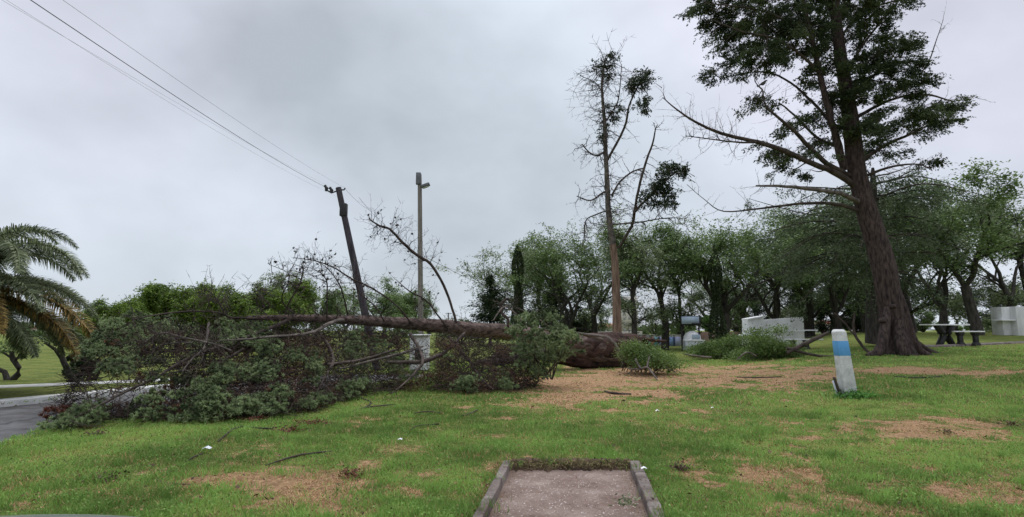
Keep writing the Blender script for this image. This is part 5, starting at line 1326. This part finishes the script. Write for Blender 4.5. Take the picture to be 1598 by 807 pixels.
# ------------------------------------------------------------------ grills, table, benches, bin, sign, painted wall
def grill_right():
    Yd = 42.0; b = P(1585, 522, Yd); b[2] = float(hz(b[0], Yd)); o = empty('barbecue_grill', b, 'white barbecue block at the right edge with side shelf', 'barbecue'); u = Yd / F
    zt = P(1585, 479, Yd)[2] - b[2]
    rz = .10
    m = M(); box(m, (.62, 0, zt / 2 - .05), (2.2, 1.2, zt + .1), rz=rz); bevel(m.build('firebox', MT['white_grill'], o), .02)
    m = M(); box(m, (-.82, .16, zt / 2 - .05), (.68, .9, zt + .04), rz=rz, taper=1.0); bevel(m.build('side_wall', MT['white_grill'], o), .02)
    m = M(); box(m, (-.95, -.30, zt * .52), (1.2, .75, .09), rz=rz); bevel(m.build('shelf', MT['white'], o), .01)
grill_right()
def grill_left():
    Yd = 33.0; b = P(1212, 540, Yd); b[2] = float(hz(b[0], Yd)); o = empty('barbecue_grill', b, 'broad white barbecue wall with slanted hood, behind the large green bough', 'barbecue'); 
    q = lambda px, py, dy=0: P(px, py, Yd + dy) - b
    def slab(name, pxs, mt_, y0, y1):
        m = M(); V = [q(px, py, y0) for px, py in pxs] + [q(px, py, y0) + [0, y1 - y0, 0] for px, py in pxs]; n = len(pxs)
        for k in range(n): V[k] = np.array(V[k])
        m.add(V, Q=[[i, (i + 1) % n, n + (i + 1) % n, n + i] for i in range(n)] + ([[3, 2, 1, 0], [4, 5, 6, 7]] if n == 4 else []))
        ob = m.build(name, mt_, o); bevel(ob, .02); return ob
    zb = 552
    slab('back_wall', [(1192, 499), (1254, 495), (1257, zb), (1192, zb)], MT['white_grill'], 0, .35)
    slab('hood', [(1166, 498), (1192, 493.5), (1192, 522), (1166, 522)], MT['white_grill'], -.25, .5)
    slab('hood_cap', [(1167, 497), (1193, 492.5), (1193, 495), (1167, 499.5)], MT['white'], -.35, .55)
    slab('counter', [(1163, 522), (1200, 522), (1200, 525.5), (1163, 525.5)], MT['white'], -.6, .5)
    slab('side_wall', [(1168, 526), (1180, 526), (1180, zb), (1168, zb)], MT['white_grill'], -.5, .45)
    slab('fire_opening', [(1180, 528), (1192, 528), (1192, 546), (1180, 546)], MT['soot'], .05, .3)
    slab('ledge', [(1195, 516), (1256, 516.5), (1256, 518), (1195, 517.6)], MT['white'], -.06, 0.0)
grill_left()
def grill_far():
    Yd = 22.5; b = P(655, 560, Yd); b[2] = 0; o = empty('barbecue_grill', b, 'white barbecue glimpsed through the dead twigs under the fallen trunk', 'barbecue')
    m = M(); zt = P(655, 524, Yd)[2]; box(m, (0, 0, zt / 2), (.70, .5, zt)); bevel(m.build('firebox', MT['white_grill'], o), .02)
    m = M(); box(m, (0, -.1, zt + .03), (.8, .6, .05)); m.build('counter', MT['white'], o)
    m = M(); box(m, (0, -.26, zt * .45), (.3, .02, zt * .3)); m.build('fire_opening', MT['soot'], o)
grill_far()
def pedestal(m, c, w, h, d):
    box(m, c + np.array([0, 0, h * .12]), (w, d, h * .24), taper=.72); box(m, c + np.array([0, 0, h * .5]), (w * .62, d * .6, h * .55)); box(m, c + np.array([0, 0, h * .87]), (w * .70, d * .8, h * .26), taper=1.3)
def xleg(m, c, h, w):
    for s in (-1, 1):
        tube(m, [c + np.array([s * w * .5, 0, 0]), c + np.array([s * w * .13, 0, h * .42]), c + np.array([s * w * .18, 0, h * .62]), c + np.array([s * w * .55, 0, h])], [.085, .12, .12, .10], 7)
Yt = float(G(1480, 539)[1])
b = P(1478, 538, Yt); b[2] = float(hz(b[0], Yt))
o = empty('picnic_table', b, 'concrete picnic table with white top on dark X-shaped legs', 'table')
ztop = P(1478, 507, Yt)[2] - b[2]
m = M(); box(m, (.02, .1, ztop), (2.1, .8, .065), rz=-.02); bevel(m.build('table_top', MT['white'], o), .015)
for dx, dy in ((-.12, -.2), (.10, .35)):
    m = M(); xleg(m, np.array([dx, dy, 0]), ztop - .03, .72); m.build('leg', MT['iron'], o, smooth_=True)
b = P(1512, 538, Yt - .4); b[2] = float(hz(b[0], Yt - .4)); zs = P(1512, 517.5, Yt - .4)[2] - b[2]
o = empty('bench', b, 'white-topped concrete bench on two dark pedestals beside the picnic table', 'bench', 'concrete benches')
m = M(); box(m, (0, 0, zs), (1.55, .36, .06)); bevel(m.build('seat', MT['white'], o), .012)
for dx in (-.42, .38):
    m = M(); pedestal(m, np.array([dx, 0, 0]), .36, zs - .03, .3); bevel(m.build('leg', MT['iron'], o), .02)
Y3 = float(G(1262, 546)[1]) + 1.0
b = P(1255, 540, Y3); b[2] = float(hz(b[0], Y3)); zs = P(1255, 530, Y3)[2] - b[2]
o = empty('bench', b, 'white-topped bench between the white grill and the banded post', 'bench', 'concrete benches')
m = M(); box(m, (0, 0, zs), (1.9, .4, .06)); bevel(m.build('seat', MT['white'], o), .012)
for dx in (-.6, .12):
    m = M(); pedestal(m, np.array([dx, 0, 0]), .36, zs - .03, .3); bevel(m.build('leg', MT['iron'], o), .02)
Y4 = 45.0; b = P(1262, 530, Y4); b[2] = float(hz(b[0], Y4)); zs = P(1262, 515.5, Y4)[2] - b[2]
o = empty('picnic_table', b, 'white-topped table in the distance just right of the broad white grill', 'table')
m = M(); box(m, (0, 0, zs), (1.2, .7, .08)); m.build('table_top', MT['white'], o)
m = M(); pedestal(m, np.array([0, 0, 0]), .4, zs - .04, .4); m.build('leg', MT['iron'], o)
# paving strip in front of the table
rows = [G(1430, 541.5), G(1470, 541), G(1520, 539), (G(1570, 536.5)), G(1640, 534)]
m = M(); V = []
for r_ in rows: V += [r_ + [0, -.12, .05], r_ + [0, .16, .09], r_ + [0, -.12, -.1]]
m.add(V, Q=sum([[[i * 3, i * 3 + 3, i * 3 + 4, i * 3 + 1], [i * 3 + 2, i * 3 + 5, i * 3 + 3, i * 3]] for i in range(len(rows) - 1)], [])); tag(m.build('paving_edge', MT['concrete']), 'low concrete edging in front of the picnic table', 'edging')
# litter bin with dome
Yb = float(G(1081, 547)[1]); b = G(1081, 547)
o = empty('litter_bin', b, 'pale grey litter bin with domed lid near the sign panel', 'litter bin'); u = Yb / F
hb = P(1081, 532, Yb)[2] - b[2]; hd = P(1081, 516.5, Yb)[2] - b[2]
m = M(); box(m, (0, 0, hb / 2), (26 * u, 22 * u, hb), taper=1.12); bevel(m.build('body', MT['greybin'], o), .03)
m = M(); box(m, (0, 0, hb + .04), (31 * u, 27 * u, .10)); bevel(m.build('rim', MT['white'], o), .03)
m = M(); pts = [(0, 0, hb + .08), (0, 0, hb + (hd - hb) * .45), (0, 0, hb + (hd - hb) * .8), (0, 0, hd)]
tube(m, pts, [13.2 * u, 12.6 * u, 9.5 * u, 3 * u], 20); m.build('dome', MT['white'], o, smooth_=True)
m = M(); box(m, (2 * u, -12.8 * u, hb + (hd - hb) * .42), (12 * u, 1.4 * u, (hd - hb) * .45)); bevel(m.build('flap', MT['bluegrey'], o), .02)
# grey sign panel
Ys = 43.4; b = P(1079, 530, Ys); b[2] = float(hz(b[0], Ys)); o = empty('sign_panel', b, 'blue-grey rectangular sign panel in a dark frame', 'sign'); u = Ys / F
zc = P(1079, 500.5, Ys)[2] - b[2]
m = M(); box(m, (0, 0, zc), (31 * u, .10, 15 * u)); m.build('frame', MT['iron'], o)
m = M(); box(m, (-1 * u, -.06, zc + .6 * u), (27 * u, .04, 11.5 * u)); m.build('panel', MT['bluegrey'], o)
m = M(); box(m, (8 * u, -.09, zc - 5 * u), (13 * u, .06, 3 * u)); m.build('corner_plate', MT['iron'], o)
for dx in (-14, 13):
    m = M(); tube(m, [(dx * u, .1, -.1), (dx * u, .1, zc)], .06, 8); m.build('post', MT['iron'], o)
# painted wall
Yw = 56.0; b = P(1031, 540, Yw); b[2] = 0; o = empty('painted_wall', b, 'low wall painted in upright blue, orange and lilac panels', 'wall'); u = Yw / F
z1 = P(1031, 523.5, Yw)[2]
m = M(); box(m, (0, .2, z1 / 2), (70 * u, .25, z1)); m.build('wall', MT['concrete_lt'], o)
m = M(); box(m, (0, .2, z1 + .04), (72 * u, .34, .08)); m.build('coping', MT['concrete_lt'], o)
for px, w, mt_ in ((1002, 9, 'p_cyan'), (1010.5, 2.2, 'p_navy'), (1014, 3.4, 'p_teal'), (1018.5, 4, 'p_orange'), (1024, 5.5, 'p_teal'), (1029, 2.2, 'p_navy'), (1034, 7, 'p_lilac'), (1040, 4, 'p_lilac'), (1043.5, 2.2, 'p_navy'), (1048, 6, 'p_blue'), (1052.3, 2, 'p_navy'), (1058, 8.5, 'p_lilac')):
    m = M(); box(m, ((px - 1031) * u, .05, z1 * .44), (w * u, .05, z1 * .86)); m.build('painted_panel', MT[mt_], o)
# brick wall continuing right, low
b = P(1130, 525, 60); b[2] = float(hz(b[0], 60)); m = M(); z1 = P(1130, 518, 60)[2] - b[2]; box(m, (0, 0, z1 / 2 - .5), (90 * 60 / F, .25, z1 + 1)); ob = m.build('brick_wall', MT['brick']); ob.location = b; tag(ob, 'long low reddish wall behind the litter bin', 'wall')
b = P(960, 535, 62); b[2] = 0; m = M(); z1 = P(960, 517, 62)[2]; box(m, (0, 0, z1 / 2), (84 * 62 / F, .25, z1)); ob = m.build('garden_wall', MT['beige']); ob.location = b; tag(ob, 'pale low wall behind the foot of the bare tall pine', 'wall')
# white plaster house glimpsed far right of the cedar and left, plus the tower block
def house(px, Yd, wpx, top, label, wallm='white_grill', name='house'):
    b = P(px, 525, Yd); b[2] = float(hz(b[0], Yd)) - .2; u = Yd / F; w = wpx * u; h = P(px, top, Yd)[2] - b[2]
    o = empty(name, b, label, 'house', 'far houses'); m = M(); box(m, (0, 0, h * .35), (w, w * .7, h * .7)); m.build('wall', MT[wallm], o)
    m = M(); x, y, z0 = w * .54, w * .40, h * .7; m.add([[-x, -y, z0], [x, -y, z0], [x, y, z0], [-x, y, z0], [-x * .6, 0, h], [x * .6, 0, h]], Q=[[0, 1, 5, 4], [2, 3, 4, 5], [0, 3, 2, 1]], T=[[1, 2, 5], [3, 0, 4]]); m.build('roof', MT['roof'], o)
    for dx in (-.25, .2):
        m = M(); box(m, (dx * w, -w * .35 - .02, h * .38), (w * .14, .06, h * .22)); m.build('window', MT['glass'], o)
house(62, 150, 46, 530 - 22, 'low pale house across the left field')
house(1292, 95, 30, 500, 'white house glimpsed between dark trunks left of the giant conifer')
house(950, 110, 36, 505, 'pale house behind the foot of the bare tall pine')
b = P(980, 520, 300); b[2] = 0; zt = P(980, 464, 300)[2]
o2 = empty('tower_block', b, 'distant beige apartment tower right behind the reddish pine trunk', 'building')
m = M(); box(m, (0, 0, zt / 2), (8.5, 9, zt)); m.build('wall', MT['beige'], o2)
for f_ in range(6):
    for c_ in (-1, 0, 1):
        m = M(); box(m, (c_ * 2.5, -4.53, zt - 2 - f_ * 3), (1.1, .08, 1.2)); m.build('window', MT['pane'], o2)

# ------------------------------------------------------------------ parked silver car beside the camera
def car():
    o = empty('parked_car', (-1.5, .0, 0), 'silver car whose bonnet edge just shows at the bottom left', 'car')
    prof = [(-2.25, .62, .35), (-2.2, .86, .3), (-1.6, .94, .28), (0.2, .92, .28), (1.2, .90, .28), (1.85, .855, .28), (2.15, .78, .3), (2.3, .62, .33), (2.32, .45, .3)]
    m = M(); rows = []
    k = 13
    for (y, zt, zb) in prof:
        wdt = .86 * (1 - .10 * max(0, (abs(y) - 1.5)) ** 1.6)
        r = [[-wdt, y, zb], [-wdt * 1.02, y, zb + (zt - zb) * .45], [-wdt * .99, y, zt - .09]]
        for s in np.linspace(-1, 1, 7): r.append([s * wdt * .9, y, zt + .012 + .075 * (1 - s * s) - .06 * abs(s) ** 4])
        r += [[wdt * .99, y, zt - .09], [wdt * 1.02, y, zb + (zt - zb) * .45], [wdt, y, zb]]
        rows.append(r)
    V = np.array(rows).reshape(-1, 3); k = len(rows[0]); n = len(rows); id_ = np.arange(n * k).reshape(n, k)
    m.add(V, Q=np.stack([id_[:-1, :-1], id_[1:, :-1], id_[1:, 1:], id_[:-1, 1:]], -1).reshape(-1, 4))
    for e, fl in ((0, 0), (n - 1, 1)):
        c = V[id_[e]].mean(0); vv = np.vstack([V[id_[e]], c[None]]); T = [[i, i + 1, k] if fl == 0 else [i + 1, i, k] for i in range(k - 1)]; m.add(vv, T=T)
    bo = m.build('body', MT['carpaint'], o, smooth_=True); ss = bo.modifiers.new('s', 'SUBSURF'); ss.levels = 2; ss.render_levels = 2
    m = M(); cab = [(-1.75, .93, .72), (-1.2, 1.36, .62), (-.2, 1.45, .60), (.35, 1.38, .61), (1.05, .92, .72)]
    rows = [[[-w, y, .90], [-w * .93, y, max(.9, z - .08)], [-w * .5, y, z], [w * .5, y, z], [w * .93, y, max(.9, z - .08)], [w, y, .90]] for (y, z, w) in cab]
    V = np.array(rows).reshape(-1, 3); id_ = np.arange(30).reshape(5, 6); m.add(V, Q=np.stack([id_[:-1, :-1], id_[1:, :-1], id_[1:, 1:], id_[:-1, 1:]], -1).reshape(-1, 4)); m.build('windows', MT['glass'], o, smooth_=True)
    m = M(); box(m, (0, -.42, 1.435), (1.02, 1.2, .05)); bevel(m.build('roof', MT['carpaint'], o), .02)
    for sx in (-1, 1):
        for y in (-1.4, 1.4):
            m = M(); tube(m, [(sx * .66, y, .31), (sx * .87, y, .31)], .31, 24); w_ = m.build('wheel', MT['rubber'], o, smooth_=False)
            m = M(); tube(m, [(sx * .80, y, .31), (sx * .885, y, .31)], .19, 16); m.build('rim', MT['metal'], w_)
        m = M(); box(m, (sx * .62, 2.22, .66), (.30, .16, .12)); bevel(m.build('headlight', MT['lamp'], o), .03)
        m = M(); box(m, (sx * .95, .75, .98), (.16, .10, .12)); bevel(m.build('mirror', MT['carpaint'], o), .03)
    m = M(); box(m, (0, 2.31, .5), (.9, .06, .14)); m.build('grille', MT['iron'], o)
    return o
CAR = car()
